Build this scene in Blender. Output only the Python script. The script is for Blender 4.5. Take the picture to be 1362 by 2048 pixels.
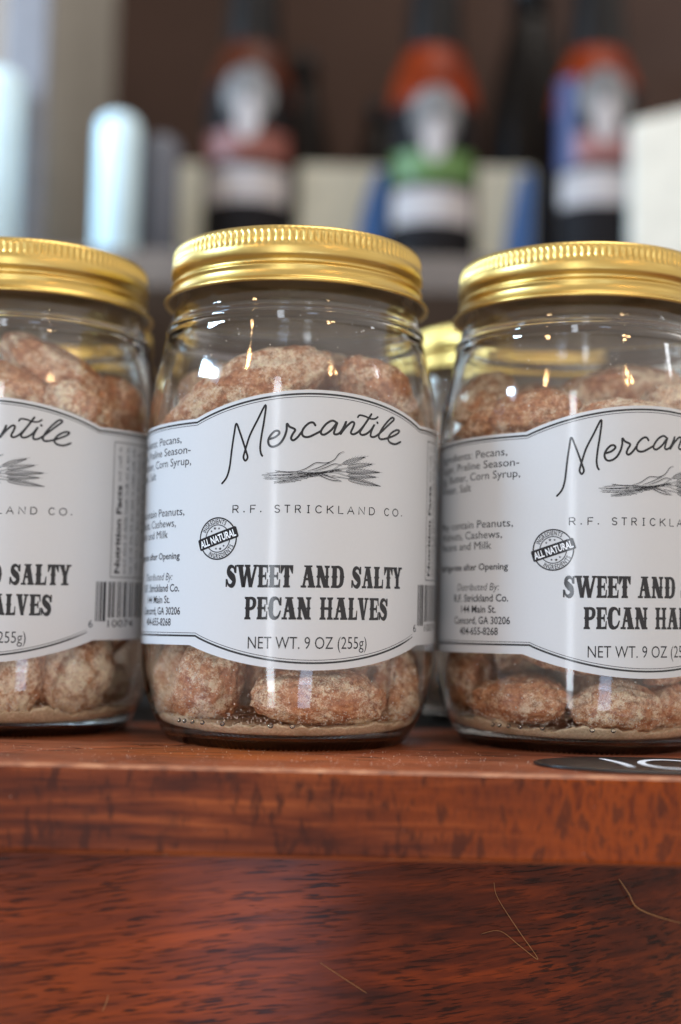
import bpy, bmesh, math, random
from mathutils import Vector, Matrix, noise, Euler
S = 0.001                                   # everything below is written in millimetres
R_ = math.radians
for o in list(bpy.data.objects): bpy.data.objects.remove(o)
sc = bpy.context.scene
COL = sc.collection

# ------------------------------------------------------------------ camera
PITCH, ROLL, CAMZ = R_(4.16), R_(1.3), 36.5
fw = Vector((0, math.cos(PITCH), math.sin(PITCH))); r0 = Vector((1, 0, 0)); u0 = Vector((0, -math.sin(PITCH), math.cos(PITCH)))
rt = r0*math.cos(ROLL)+u0*math.sin(ROLL); up = u0*math.cos(ROLL)-r0*math.sin(ROLL)
cd = bpy.data.cameras.new('camera'); cam = bpy.data.objects.new('camera', cd); COL.objects.link(cam)
cam.matrix_world = Matrix(((rt.x, up.x, -fw.x, 0), (rt.y, up.y, -fw.y, 0), (rt.z, up.z, -fw.z, CAMZ*S), (0, 0, 0, 1)))
cd.sensor_fit = 'VERTICAL'; cd.sensor_height = 36; cd.lens = 2700/2048*36
cd.clip_start = 0.01; cd.clip_end = 50
cd.dof.use_dof = True; cd.dof.focus_distance = 0.345; cd.dof.aperture_fstop = 4.3
sc.camera = cam
# ------------------------------------------------------------------ world, lamps, exposure
w = bpy.data.worlds.new('World'); sc.world = w; w.use_nodes = True
bg = w.node_tree.nodes['Background']; bg.inputs[1].default_value = 0.66
wt = w.node_tree; _c = wt.nodes.new('ShaderNodeTexCoord'); _s = wt.nodes.new('ShaderNodeSeparateXYZ'); _r = wt.nodes.new('ShaderNodeMapRange'); _x = wt.nodes.new('ShaderNodeMix'); _x.data_type = 'RGBA'
wt.links.new(_c.outputs['Generated'], _s.inputs[0]); wt.links.new(_s.outputs[2], _r.inputs[0]); _r.inputs[1].default_value = -.75; _r.inputs[2].default_value = .10
_x.inputs[6].default_value = (.50, .40, .33, 1); _x.inputs[7].default_value = (.88, .84, .80, 1)      # dim wooden floor below, pale ceiling above
wt.links.new(_r.outputs[0], _x.inputs[0])
_q = wt.nodes.new('ShaderNodeMapRange'); wt.links.new(_s.outputs[0], _q.inputs[0]); _q.inputs[1].default_value = -1; _q.inputs[2].default_value = 1; _q.inputs[3].default_value = .72; _q.inputs[4].default_value = 1.9   # added fill: world brightened to the right to even out the labels
_y = wt.nodes.new('ShaderNodeMix'); _y.data_type = 'RGBA'; _y.blend_type = 'MULTIPLY'; _y.inputs[0].default_value = 1; wt.links.new(_x.outputs[2], _y.inputs[6]); wt.links.new(_q.outputs[0], _y.inputs[7])
_p = wt.nodes.new('ShaderNodeMapRange'); wt.links.new(_s.outputs[1], _p.inputs[0]); _p.inputs[1].default_value = -1; _p.inputs[2].default_value = .6; _p.inputs[3].default_value = 1.12; _p.inputs[4].default_value = .75   # added front fill: world brightened behind the camera
_z = wt.nodes.new('ShaderNodeMix'); _z.data_type = 'RGBA'; _z.blend_type = 'MULTIPLY'; _z.inputs[0].default_value = 1; wt.links.new(_y.outputs[2], _z.inputs[6]); wt.links.new(_p.outputs[0], _z.inputs[7]); wt.links.new(_z.outputs[2], bg.inputs[0])
def area(name, loc, target, sx, sy, power, col):
    l = bpy.data.lights.new(name, 'AREA'); l.shape = 'RECTANGLE'; l.size = sx*S; l.size_y = sy*S; l.energy = power; l.color = col
    o = bpy.data.objects.new(name, l); COL.objects.link(o); o.location = Vector(loc)*S
    o.rotation_euler = (Vector(target)-Vector(loc)).to_track_quat('-Z', 'Y').to_euler(); return o
def bulb(name, loc, rad, power, col):
    l = bpy.data.lights.new(name, 'POINT'); l.shadow_soft_size = rad*S; l.energy = power; l.color = col
    o = bpy.data.objects.new(name, l); COL.objects.link(o); o.location = Vector(loc)*S; return o
area('window_light', (-1643, -60, 930), (0, 380, 90), 520, 120, 46, (0.50, 0.73, 1.0))
area('canister_fill', (-520, 800, 330), (-155, 884, 310), 280, 360, 3.8, (0.62, 0.84, 1.0))  # added lamp out of view that brightens the rear canister
area('door_light', (-205, -600, -20), (-20, 340, 10), 90, 1250, 3.6, (0.82, 0.90, 1.0))
area('sheen_lamp', (250, -552, -215), (-28, 328, -35), 150, 260, .8, (0.55, 0.72, 1.0))  # low lamp added for the bluish sheen on the cabinet front
area('rear_fill', (350, 450, 1900), (60, 850, 200), 900, 500, 17, (1.0, 0.94, 0.86))  # added overhead lamp that brightens the cartons on the rear shelf
area('far_window', (1650, -60, 1000), (0, 350, 100), 90, 60, .35, (0.9, 0.95, 1.0))
WARM = (1.0, 0.60, 0.27)
bulb('warm_bulb', (-1294, -1192, 1420), 48, 9, WARM)
bulb('warm_bulb', (-1290, -1180, 1310), 36, 5, WARM)
bulb('warm_bulb', (1080, -1390, 1300), 42, 6, WARM)
bulb('warm_bulb', (1240, -1330, 1340), 36, 5, WARM)
bulb('warm_bulb', (1120, -1380, 1420), 30, 4, WARM)
vs_ = sc.view_settings; vs_.view_transform = 'Standard'; vs_.look = 'None'; vs_.exposure = 0.0; vs_.gamma = 1; vs_.use_curve_mapping = False
sc.render.engine = 'CYCLES'
cy = sc.cycles; cy.use_denoising = True; cy.max_bounces = 24; cy.transmission_bounces = 20; cy.transparent_max_bounces = 16; cy.glossy_bounces = 8; cy.diffuse_bounces = 5
cy.sample_clamp_indirect = 6; cy.blur_glossy = 0.3; cy.caustics_reflective = True; cy.caustics_refractive = True

# ------------------------------------------------------------------ helpers
def link(name, me, mat=None, parent=None, smooth=True, loc=None, rot=None):
    o = bpy.data.objects.new(name, me); COL.objects.link(o)
    if mat is not None and not me.materials: me.materials.append(mat)
    if parent: o.parent = parent
    if loc: o.location = Vector(loc)*S
    if rot: o.rotation_euler = rot
    return o
def mesh(name, vs, fs, smooth=False, scale=S):
    me = bpy.data.meshes.new(name); me.from_pydata([(x*scale, y*scale, z*scale) for x, y, z in vs], [], fs); me.update()
    if smooth: me.polygons.foreach_set('use_smooth', [True]*len(me.polygons))
    return me
def empty(name, loc, rz=0):
    o = bpy.data.objects.new(name, None); COL.objects.link(o); o.location = Vector(loc)*S; o.rotation_euler = (0, 0, rz); o.empty_display_size = .02; return o
def tag(o, label, cat, group=None, kind=None):
    o['label'] = label; o['category'] = cat
    if group: o['group'] = group
    if kind: o['kind'] = kind
    return o
def lathe(prof, n, mod=None, close=False):
    vs, fs = [], []
    m = len(prof)
    for k, (r, z) in enumerate(prof):
        for i in range(n):
            a = 2*math.pi*i/n; rr, zz = (r, z) if mod is None else mod(r, z, a, k)
            vs.append((rr*math.sin(a), -rr*math.cos(a), zz))
    for k in range(m-1):
        for i in range(n):
            j = (i+1) % n; fs.append((k*n+i, k*n+j, (k+1)*n+j, (k+1)*n+i))
    if close:
        fs.append(tuple(range(n-1, -1, -1))); fs.append(tuple((m-1)*n+i for i in range(n)))
    return vs, fs
def smoothprof(pts, sub=4):
    out = []
    for i in range(len(pts)-1):
        p0 = pts[max(i-1, 0)]; p1 = pts[i]; p2 = pts[i+1]; p3 = pts[min(i+2, len(pts)-1)]
        for s in range(sub):
            t = s/sub
            out.append(tuple(0.5*((2*p1[c])+(-p0[c]+p2[c])*t+(2*p0[c]-5*p1[c]+4*p2[c]-p3[c])*t*t+(-p0[c]+3*p1[c]-3*p2[c]+p3[c])*t**3) for c in (0, 1)))
    out.append(tuple(pts[-1])); return out
def boxmesh(name, x0, x1, y0, y1, z0, z1, bev=0.6, seg=2, smooth=False):
    bm = bmesh.new(); bmesh.ops.create_cube(bm, size=1)
    for v in bm.verts:
        v.co = ((x0+x1)/2+v.co.x*(x1-x0), (y0+y1)/2+v.co.y*(y1-y0), (z0+z1)/2+v.co.z*(z1-z0))
    if bev: bmesh.ops.bevel(bm, geom=bm.edges[:], offset=bev, segments=seg, affect='EDGES', profile=.5)
    bmesh.ops.scale(bm, vec=(S, S, S), verts=bm.verts)
    me = bpy.data.meshes.new(name); bm.to_mesh(me); bm.free()
    return me
# ---- node helper
class N:
    def __init__(self, name):
        self.m = bpy.data.materials.new(name); self.m.use_nodes = True; self.t = self.m.node_tree; self.b = self.t.nodes['Principled BSDF']
    def new(self, typ, **kw):
        n = self.t.nodes.new(typ)
        for k, v in kw.items():
            if k.startswith('i_'):
                key = k[2:]; key = int(key) if key.isdigit() else key.replace('_', ' ')
                self.put(n.inputs[key], v)
            else: setattr(n, k, v)
        return n
    def put(self, sock, v):
        if isinstance(v, bpy.types.NodeSocket): self.t.links.new(v, sock)
        elif isinstance(v, (tuple, list)) and len(v) == 3 and sock.type == 'RGBA': sock.default_value = (*v, 1)
        else: sock.default_value = v
    def set(self, **kw):
        for k, v in kw.items(): self.put(self.b.inputs[k.replace('_', ' ')], v)
        return self
    def coord(self, which='Object', scale=(1, 1, 1), rot=(0, 0, 0), loc=(0, 0, 0)):
        c = self.new('ShaderNodeTexCoord'); m = self.new('ShaderNodeMapping', i_Vector=c.outputs[which], i_Scale=scale, i_Rotation=rot, i_Location=loc); return m.outputs[0]
    def noise(self, vec, scale, detail=4, rough=.55, dist=0, lac=2): return self.new('ShaderNodeTexNoise', i_Vector=vec, i_Scale=scale, i_Detail=detail, i_Roughness=rough, i_Distortion=dist).outputs[0]
    def ramp(self, fac, stops):
        n = self.new('ShaderNodeValToRGB', i_Fac=fac); e = n.color_ramp.elements
        while len(e) < len(stops): e.new(.5)
        for el, (p, c) in zip(e, stops): el.position = p; el.color = (*c, 1) if len(c) == 3 else c
        return n.outputs[0]
    def rampf(self, fac, a, b): return self.new('ShaderNodeMapRange', i_Value=fac, i_1=a, i_2=b).outputs[0]
    def mix(self, f, a, b, mode='MIX'):
        n = self.new('ShaderNodeMix', data_type='RGBA', blend_type=mode); self.put(n.inputs['Factor'], f); self.put(n.inputs[6], a); self.put(n.inputs[7], b); return n.outputs[2]
    def math(self, op, a, b=0.0): return self.new('ShaderNodeMath', operation=op, i_0=a, i_1=b).outputs[0]
    def bump(self, h, strength, dist): return self.new('ShaderNodeBump', i_Height=h, i_Strength=strength, i_Distance=dist).outputs[0]
def plain(name, col, rough=.5, metal=0, var=.12, sc_=60, coat=0, spec=.5):
    n = N(name); v = n.coord(); f = n.noise(v, sc_, 3)
    c = n.mix(n.rampf(f, .3, .7), tuple(x*(1-var) for x in col), tuple(min(1, x*(1+var)) for x in col))
    return n.set(Base_Color=c, Roughness=rough, Metallic=metal, Coat_Weight=coat, Coat_Roughness=.1, Specular_IOR_Level=spec).m

# ------------------------------------------------------------------ materials
def m_wood(name, dark, mid, lite, gscale, ang, rough, pore=(90, 400, 400), dust=0, coat=.1, orange=(.36, .085, .012)):
    n = N(name)
    v = n.coord('Object', (1, 1, 1), (0, ang, 0))
    long = n.new('ShaderNodeMapping', i_Vector=v, i_Scale=(gscale[0], gscale[1], gscale[2])).outputs[0]
    g1 = n.noise(long, 1.0, 7, .62, .5)
    big = n.noise(v, 17, 3, .5, .6)
    big2 = n.noise(n.new('ShaderNodeMapping', i_Vector=v, i_Location=(.31, .2, .12)).outputs[0], 9, 2, .5)
    c = n.ramp(g1, [(.28, dark), (.5, mid), (.72, lite)])
    c = n.mix(n.rampf(big2, .45, .68), c, n.mix(n.rampf(g1, .3, .75), mid, orange))
    c = n.mix(n.math('MULTIPLY', n.rampf(big, .45, .75), .55), c, dark)
    # open pores: short dark dashes along the grain
    wob = n.new('ShaderNodeCombineXYZ', i_2=n.math('MULTIPLY', n.math('SUBTRACT', n.noise(v, 9, 2), .5), .010))
    vw = n.new('ShaderNodeVectorMath', operation='ADD', i_0=v, i_1=wob.outputs[0]).outputs[0]
    pv = n.new('ShaderNodeMapping', i_Vector=vw, i_Scale=pore).outputs[0]
    p = n.noise(pv, 1.0, 2, .5, .1)
    pm = n.rampf(p, .54, .61)
    pm = n.math('MULTIPLY', pm, n.rampf(n.noise(v, 32, 3), .34, .60))
    c = n.mix(n.math('MULTIPLY', pm, .82), c, tuple(x*.2 for x in dark))
    if dust:
        d = n.math('MULTIPLY', n.rampf(n.noise(v, 420, 4, .7), .60, .80), n.rampf(n.noise(v, 26, 3), .42, .66))
        c = n.mix(n.math('MULTIPLY', d, dust), c, (.45, .36, .30))
    h = n.math('SUBTRACT', n.math('MULTIPLY', g1, .35), pm)
    h = n.math('ADD', h, n.math('MULTIPLY', n.noise(v, 300, 3), .35))
    r = n.math('ADD', rough, n.math('MULTIPLY', n.noise(v, 120, 4), .22))
    return n.set(Base_Color=c, Roughness=r, Normal=n.bump(h, .5, .0003), Coat_Weight=coat, Coat_Roughness=.20, Specular_IOR_Level=.10).m
M_top = m_wood('wood_shelf_top', (.085, .022, .010), (.24, .066, .030), (.38, .14, .075), (9, 60, 60), 0, .38, pore=(60, 500, 500), dust=.8)
M_cab = m_wood('wood_cabinet', (.022, .0045, .0025), (.095, .0135, .0025), (.21, .031, .0035), (14, 90, 260), R_(4), .23, pore=(110, 300, 1500), coat=.16, orange=(.36, .060, .004))
def m_edge():
    n = N('wood_shelf_edge'); v = n.coord()
    s1 = n.new('ShaderNodeMapping', i_Vector=v, i_Scale=(420, 60, 150)).outputs[0]       # saw marks across the edge
    s2 = n.new('ShaderNodeMapping', i_Vector=v, i_Scale=(24, 60, 330)).outputs[0]
    a = n.noise(s1, 1, 5, .6, .3); b = n.noise(s2, 1, 6, .62, .4)
    big = n.noise(n.new('ShaderNodeMapping', i_Vector=v, i_Scale=(16, 16, 26), i_Location=(.27, 0, 0)).outputs[0], 1, 3, .5, .4)
    xr = n.new('ShaderNodeSeparateXYZ', i_0=v)
    c = n.ramp(b, [(.3, (.030, .007, .004)), (.5, (.115, .022, .006)), (.7, (.25, .058, .014))])
    om = n.math('ADD', big, n.math('MULTIPLY', xr.outputs[0], 2.6))          # varnish worn to orange along the right half
    c = n.mix(n.rampf(om, .46, .66), c, n.ramp(a, [(.32, (.085, .0135, .0025)), (.68, (.33, .058, .004))]))
    c = n.mix(n.math('MULTIPLY', n.rampf(a, .52, .62), .75), c, (.035, .009, .005))
    blot = n.rampf(n.noise(v, 60, 4, .6), .62, .74)
    c = n.mix(n.math('MULTIPLY', blot, .75), c, (.018, .008, .006))
    sp = n.rampf(n.noise(v, 900, 2), .76, .80)
    c = n.mix(n.math('MULTIPLY', sp, .7), c, (.5, .38, .30))
    h = n.math('ADD', n.math('MULTIPLY', a, .7), n.math('MULTIPLY', b, .5))
    return n.set(Base_Color=c, Roughness=n.math('ADD', .34, n.math('MULTIPLY', a, .25)), Normal=n.bump(h, .7, .0005), Coat_Weight=.06, Coat_Roughness=.3, Specular_IOR_Level=.08).m
M_edge = m_edge()
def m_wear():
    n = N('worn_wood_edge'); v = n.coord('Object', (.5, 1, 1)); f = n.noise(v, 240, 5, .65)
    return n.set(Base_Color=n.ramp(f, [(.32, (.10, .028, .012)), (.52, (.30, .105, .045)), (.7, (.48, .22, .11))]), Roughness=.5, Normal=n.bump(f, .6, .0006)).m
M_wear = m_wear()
M_shade = plain('shade_black', (.005, .004, .004), .7, spec=.1)  # black stands in for the deep shade behind the front jars
def m_glass():
    n = N('jar_glass'); v = n.coord()
    h = n.noise(n.new('ShaderNodeMapping', i_Vector=v, i_Scale=(1, 1, .45)).outputs[0], 55, 2)
    return n.set(Base_Color=(.998, .999, .99), Roughness=0.0, IOR=1.5, Transmission_Weight=1.0, Normal=n.bump(h, .12, .0012)).m
M_glass = m_glass()
def m_gold():
    n = N('gold_lacquer_tin'); v = n.coord('Object', (1, 1, 14))
    f = n.noise(v, 90, 4); f2 = n.noise(n.coord(), 900, 2)
    c = n.mix(n.rampf(f, .3, .7), (.55, .375, .11), (.62, .44, .145))
    return n.set(Base_Color=c, Metallic=1.0, Roughness=n.math('ADD', .29, n.math('MULTIPLY', f2, .10))).m
M_gold = m_gold()
def m_paper():
    n = N('label_paper'); v = n.coord('Object', (1, 1, .25)); h = n.noise(v, 60, 3); g = n.noise(n.coord(), 1500, 2)
    c = n.mix(g, (.64, .64, .645), (.68, .68, .685))
    n.set(Base_Color=c, Roughness=.14, Normal=n.bump(h, .10, .001), Specular_IOR_Level=.40)
    tl = n.new('ShaderNodeBsdfTranslucent', i_Color=(.80, .78, .74)); mx = n.new('ShaderNodeMixShader', i_0=.28, i_1=n.b.outputs[0], i_2=tl.outputs[0])     # thin paper lets some light through
    n.t.links.new(mx.outputs[0], n.t.nodes['Material Output'].inputs[0]); return n.m
M_paper = m_paper()
def m_ink(name, col):
    n = N(name); g = n.noise(n.coord(), 900, 3)
    c = n.mix(g, tuple(x*.8 for x in col), tuple(x*1.2 for x in col))
    return n.set(Base_Color=c, Roughness=.15, Specular_IOR_Level=.40).m
M_ink = m_ink('black_print', (.016, .015, .017)); M_grey = m_ink('grey_print', (.034, .033, .034)); M_white = m_ink('white_print', (.72, .72, .73))
def m_nut():
    n = N('sugared_pecan'); oi = n.new('ShaderNodeObjectInfo'); rnd = oi.outputs['Random']
    c0 = n.new('ShaderNodeTexCoord'); off = n.new('ShaderNodeCombineXYZ', i_0=n.math('MULTIPLY', rnd, 37), i_1=n.math('MULTIPLY', rnd, 91), i_2=n.math('MULTIPLY', rnd, 53))
    v = n.new('ShaderNodeMapping', i_Vector=c0.outputs['Object'], i_Scale=(18000, 10000, 8500), i_Location=off.outputs[0]).outputs[0]     # about one unit per mm
    big = n.noise(v, .16, 4, .6); med = n.noise(v, .55, 5, .65, .4); fine = n.noise(v, 2.3, 4, .7); vor = n.new('ShaderNodeTexVoronoi', i_Vector=v, i_Scale=1.7).outputs['Distance']
    brown = n.ramp(med, [(.3, (.28, .085, .034)), (.5, (.55, .215, .088)), (.7, (.74, .39, .19))])
    sug = n.ramp(fine, [(.3, (.86, .63, .40)), (.7, (1.0, .88, .68))])
    cov = n.math('ADD', n.math('MULTIPLY', big, 1.05), n.math('MULTIPLY', med, .55))
    cov = n.math('ADD', cov, n.math('MULTIPLY', fine, 1.0))
    cov = n.math('ADD', cov, n.math('MULTIPLY', n.math('SUBTRACT', rnd, .5), .16))
    m = n.rampf(cov, 1.22, 1.47)
    c = n.mix(m, brown, sug)
    gr = n.rampf(vor, .30, .10); grm = n.math('MULTIPLY', gr, n.rampf(n.noise(v, .9, 2), .45, .6))
    c = n.mix(n.math('MULTIPLY', grm, .55), c, (.80, .68, .55))
    h = n.math('ADD', n.math('MULTIPLY', fine, .7), n.math('MULTIPLY', grm, .8)); h = n.math('ADD', h, n.math('MULTIPLY', med, 1.1))
    return n.set(Base_Color=c, Roughness=n.math('ADD', .45, n.math('MULTIPLY', m, .4)), Normal=n.bump(h, .8, .00028), Subsurface_Weight=.06, Subsurface_Radius=(.004, .002, .001), Subsurface_Scale=.3).m
M_nut = m_nut()
def m_sugar():
    n = N('sugar_powder'); v = n.coord(); f = n.noise(v, 1300, 4, .7); b = n.noise(v, 160, 3)
    c = n.mix(n.rampf(f, .3, .7), (.60, .43, .25), (.94, .78, .56)); c = n.mix(n.math('MULTIPLY', n.rampf(b, .5, .75), .5), c, (.36, .22, .11))
    return n.set(Base_Color=c, Roughness=.9, Normal=n.bump(f, .6, .0003)).m
M_sugar = m_sugar(); M_grain = plain('sugar_grain', (.78, .70, .60), .5, var=.15, sc_=900)

# ------------------------------------------------------------------ the shelf and the cabinet under it
def prism(name, poly, z0, z1, bev=.8):
    bm = bmesh.new()
    lo = [bm.verts.new((x, y, z0)) for x, y in poly]; hi = [bm.verts.new((x, y, z1)) for x, y in poly]
    bm.faces.new(lo[::-1]); bm.faces.new(hi); n = len(poly)
    for i in range(n): bm.faces.new((lo[i], lo[(i+1) % n], hi[(i+1) % n], hi[i]))
    bmesh.ops.bevel(bm, geom=bm.edges[:], offset=bev, segments=3, affect='EDGES', profile=.5)
    bmesh.ops.scale(bm, vec=(S,)*3, verts=bm.verts); me = bpy.data.meshes.new(name); bm.to_mesh(me); bm.free(); return me
shelf = empty('wooden_shelf', (0, 312, 0)); tag(shelf, 'worn red-brown wooden shelf top carrying the front row of jars', 'shelf')
def wplank(poly, rz=0):
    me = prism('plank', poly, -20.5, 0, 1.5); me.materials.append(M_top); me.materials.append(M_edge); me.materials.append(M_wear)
    for p in me.polygons:
        if p.normal.y < -.8: p.material_index = 1
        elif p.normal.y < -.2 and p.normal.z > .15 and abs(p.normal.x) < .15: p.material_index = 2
    o = link('plank', me, None, shelf); o.location = (0, -312*S, 0); return o
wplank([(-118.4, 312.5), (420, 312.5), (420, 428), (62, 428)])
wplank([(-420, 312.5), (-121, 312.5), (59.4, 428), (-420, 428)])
cab = empty('cabinet', (0, 335, -420)); tag(cab, 'glossy dark mahogany cabinet front below the shelf', 'cabinet')
def facey(x): return 324+.17*(x+80)+.00030*(x+30)**2+(.0020*x*x if x > 0 else 0)
def cabface():                                  # slightly bowed front board
    vs, fs = [], []; n = 140
    for off in (0, 19):
        for i in range(n+1):
            x = -420+840*i/n
            for z in (-400, -20.6): vs.append((x, facey(x)+off, z))
    k = 2*(n+1)
    for i in range(n): fs.append((2*i, 2*i+2, 2*i+3, 2*i+1)); fs.append((k+2*i, k+2*i+1, k+2*i+3, k+2*i+2))
    m = len(vs); vs += vs[:]                    # rims with vertices of their own, so that the front shades smoothly
    for i in range(n): fs.append((m+2*i+1, m+2*i+3, m+k+2*i+3, m+k+2*i+1)); fs.append((m+2*i, m+k+2*i, m+k+2*i+2, m+2*i+2))
    fs.append((m, m+1, m+k+1, m+k)); fs.append((m+2*n, m+k+2*n, m+k+2*n+1, m+2*n+1))
    me = mesh('front_board', vs, fs, False)
    for p in me.polygons: p.use_smooth = p.index < 2*n
    return me
fb = link('front_board', cabface(), M_cab, cab); fb.location = (0, -335*S, 420*S)
shelf_shade = link('shade_board', boxmesh('shade_board', -420, 420, 429.5, 640, -16, -.6, 1), M_shade); tag(shelf_shade, 'board behind the wooden shelf under the rear jars, coloured black for shade', 'board')

# ------------------------------------------------------------------ jar: glass body, lid
outer = [(27, .75), (29.6, .5), (31, .0), (32.4, .35), (34.2, 2.2), (36.7, 6.2), (38.6, 10.4), (39.9, 14.5), (40.75, 19), (41, 24), (41, 40), (41, 60), (41, 78), (40.95, 85), (40.7, 90), (40.1, 95.5), (39.0, 101), (37.4, 108), (36.55, 112.3), (36.75, 113.6), (36.35, 114.8), (35.5, 116.2), (35.2, 117.6), (34.6, 120), (34.1, 123), (33.4, 125)]
neck = [(33.2, 127), (33.2, 134.2), (32.6, 135.2), (31.6, 135.2), (31.0, 134.4), (31.0, 126)]
inner = [(31.0, 124), (31.7, 120), (33.0, 115), (34.6, 109.5), (36.4, 102), (37.7, 95.5), (38.4, 90), (38.6, 84), (38.6, 60), (38.6, 40), (38.6, 24), (38.4, 18), (37.7, 12), (36.3, 7.6), (34.2, 4.5), (30.5, 2.95), (20, 2.6), (8, 2.5), (.02, 2.45)]
prof = [(.02, .95), (14, .92), (24, .85)]+smoothprof(outer, 3)+neck+smoothprof(inner, 3)
def jmod(r, z, a, k):
    if k < 22 and 29.5 < r < 33.6 and z < 1.7:          # stippled bearing ring
        s = max(0, math.sin(a*140)); r += .16*s; z += (.34*(1-s))*(1 if r > 31.2 else .6)
    return r, z
vs, fs = lathe(prof, 440, jmod); ME_glass = mesh('glass_body', vs, fs, True); ME_glass.materials.append(M_glass)
T = 137.3
lidp = [(.05, T-.9), (20, T-.9), (30.5, T-.9), (31.5, T-.3), (33.2, T), (34.4, T-.25), (35.0, T-.9), (35.35, T-1.7), (35.5, T-2.4), (35.5, T-3.2), (35.5, T-4.2), (35.55, T-5.0), (35.75, T-5.5), (35.85, T-6.2), (35.85, T-7.6), (35.6, T-8.3), (34.7, T-8.9), (34.4, T-9.4), (34.45, T-10.0), (35.2, T-10.5), (35.75, T-10.8), (35.8, T-11.2), (35.45, T-11.6), (35.4, T-12.4), (35.75, T-13.2), (35.9, T-13.9), (36.3, T-14.4), (37.2, T-14.7), (37.65, T-15.15), (37.55, T-15.65), (36.9, T-15.8), (36.3, T-15.3), (35.2, T-14.2), (34.9, T-12), (34.2, T-9.6), (34.6, T-7), (34.6, T-2.2), (33.6, T-1.6), (.05, T-1.6)]
def lmod(r, z, a, k):
    if 7 <= k <= 11:
        amt = (.18, .5, .62, .5, .18)[k-7]
        r -= amt*(.5+.5*math.cos(a*120))**1.6
    if 18 <= k <= 26: z += .35*math.sin(a)*0
    return r, z
vs, fs = lathe(lidp, 960, lmod); ME_lid = mesh('lid', vs, fs, True); ME_lid.materials.append(M_gold); ME_lid.materials.append(plain('lid_lining', (.28, .19, .10), .6))
for p in ME_lid.polygons:
    if p.index//960 >= 31: p.material_index = 1
vs, fs = [], []
bm = bmesh.new(); bmesh.ops.create_uvsphere(bm, u_segments=14, v_segments=8, radius=1); bmesh.ops.scale(bm, vec=(S*.72, S*.42, S*.72), verts=bm.verts)
ME_dot = bpy.data.meshes.new('embossed_dot'); bm.to_mesh(ME_dot); bm.free(); ME_dot.materials.append(M_glass); ME_dot.polygons.foreach_set('use_smooth', [True]*len(ME_dot.polygons))

# ------------------------------------------------------------------ label: paper and print, in flat mm (u round the jar, v up)
RL = 41.10; TILT = .0152
def wrap(u, v, r): a = u/RL; return (r*math.sin(a), -r*math.cos(a), v+TILT*u)
UL, UR = -96., 92.
def top_v(u): return 85.85+(6.65*(1-(u/33.6)**2) if abs(u) < 33.6 else 0)
def bot_v(u): return 27.2-(6.0*(1-(u/33.6)**2) if abs(u) < 33.6 else 0)
us = sorted(set([UL+i*(UR-UL)/230 for i in range(231)]+[-33.6, 33.6]))
vs, fs = [], []
n = len(us)
for r in (RL, RL-.055):                        # outer and inner sheet
    for u in us: vs += [wrap(u, bot_v(u), r), wrap(u, (bot_v(u)+top_v(u))/2, r), wrap(u, top_v(u), r)]
for sh in (0, 1):
    for i in range(n-1):
        for k in (0, 1):
            a = sh*3*n+i*3+k; b = a+3; fs.append((a, b, b+1, a+1) if sh == 0 else (a, a+1, b+1, b))
nsm = len(fs); k0 = len(vs)                    # cut edges of the paper, with vertices of their own
for u in us:
    for r in (RL, RL-.055): vs += [wrap(u, bot_v(u), r), wrap(u, top_v(u), r)]
for i in range(n-1):
    a, b = k0+i*4, k0+i*4+4; fs += [(a+1, b+1, b+3, a+3), (a, a+2, b+2, b)]
a = k0+(n-1)*4; fs += [(k0, k0+1, k0+3, k0+2), (a, a+2, a+3, a+1)]
ME_label = mesh('label', vs, fs, False); ME_label.materials.append(M_paper)
for p in ME_label.polygons: p.use_smooth = p.index < nsm

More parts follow.
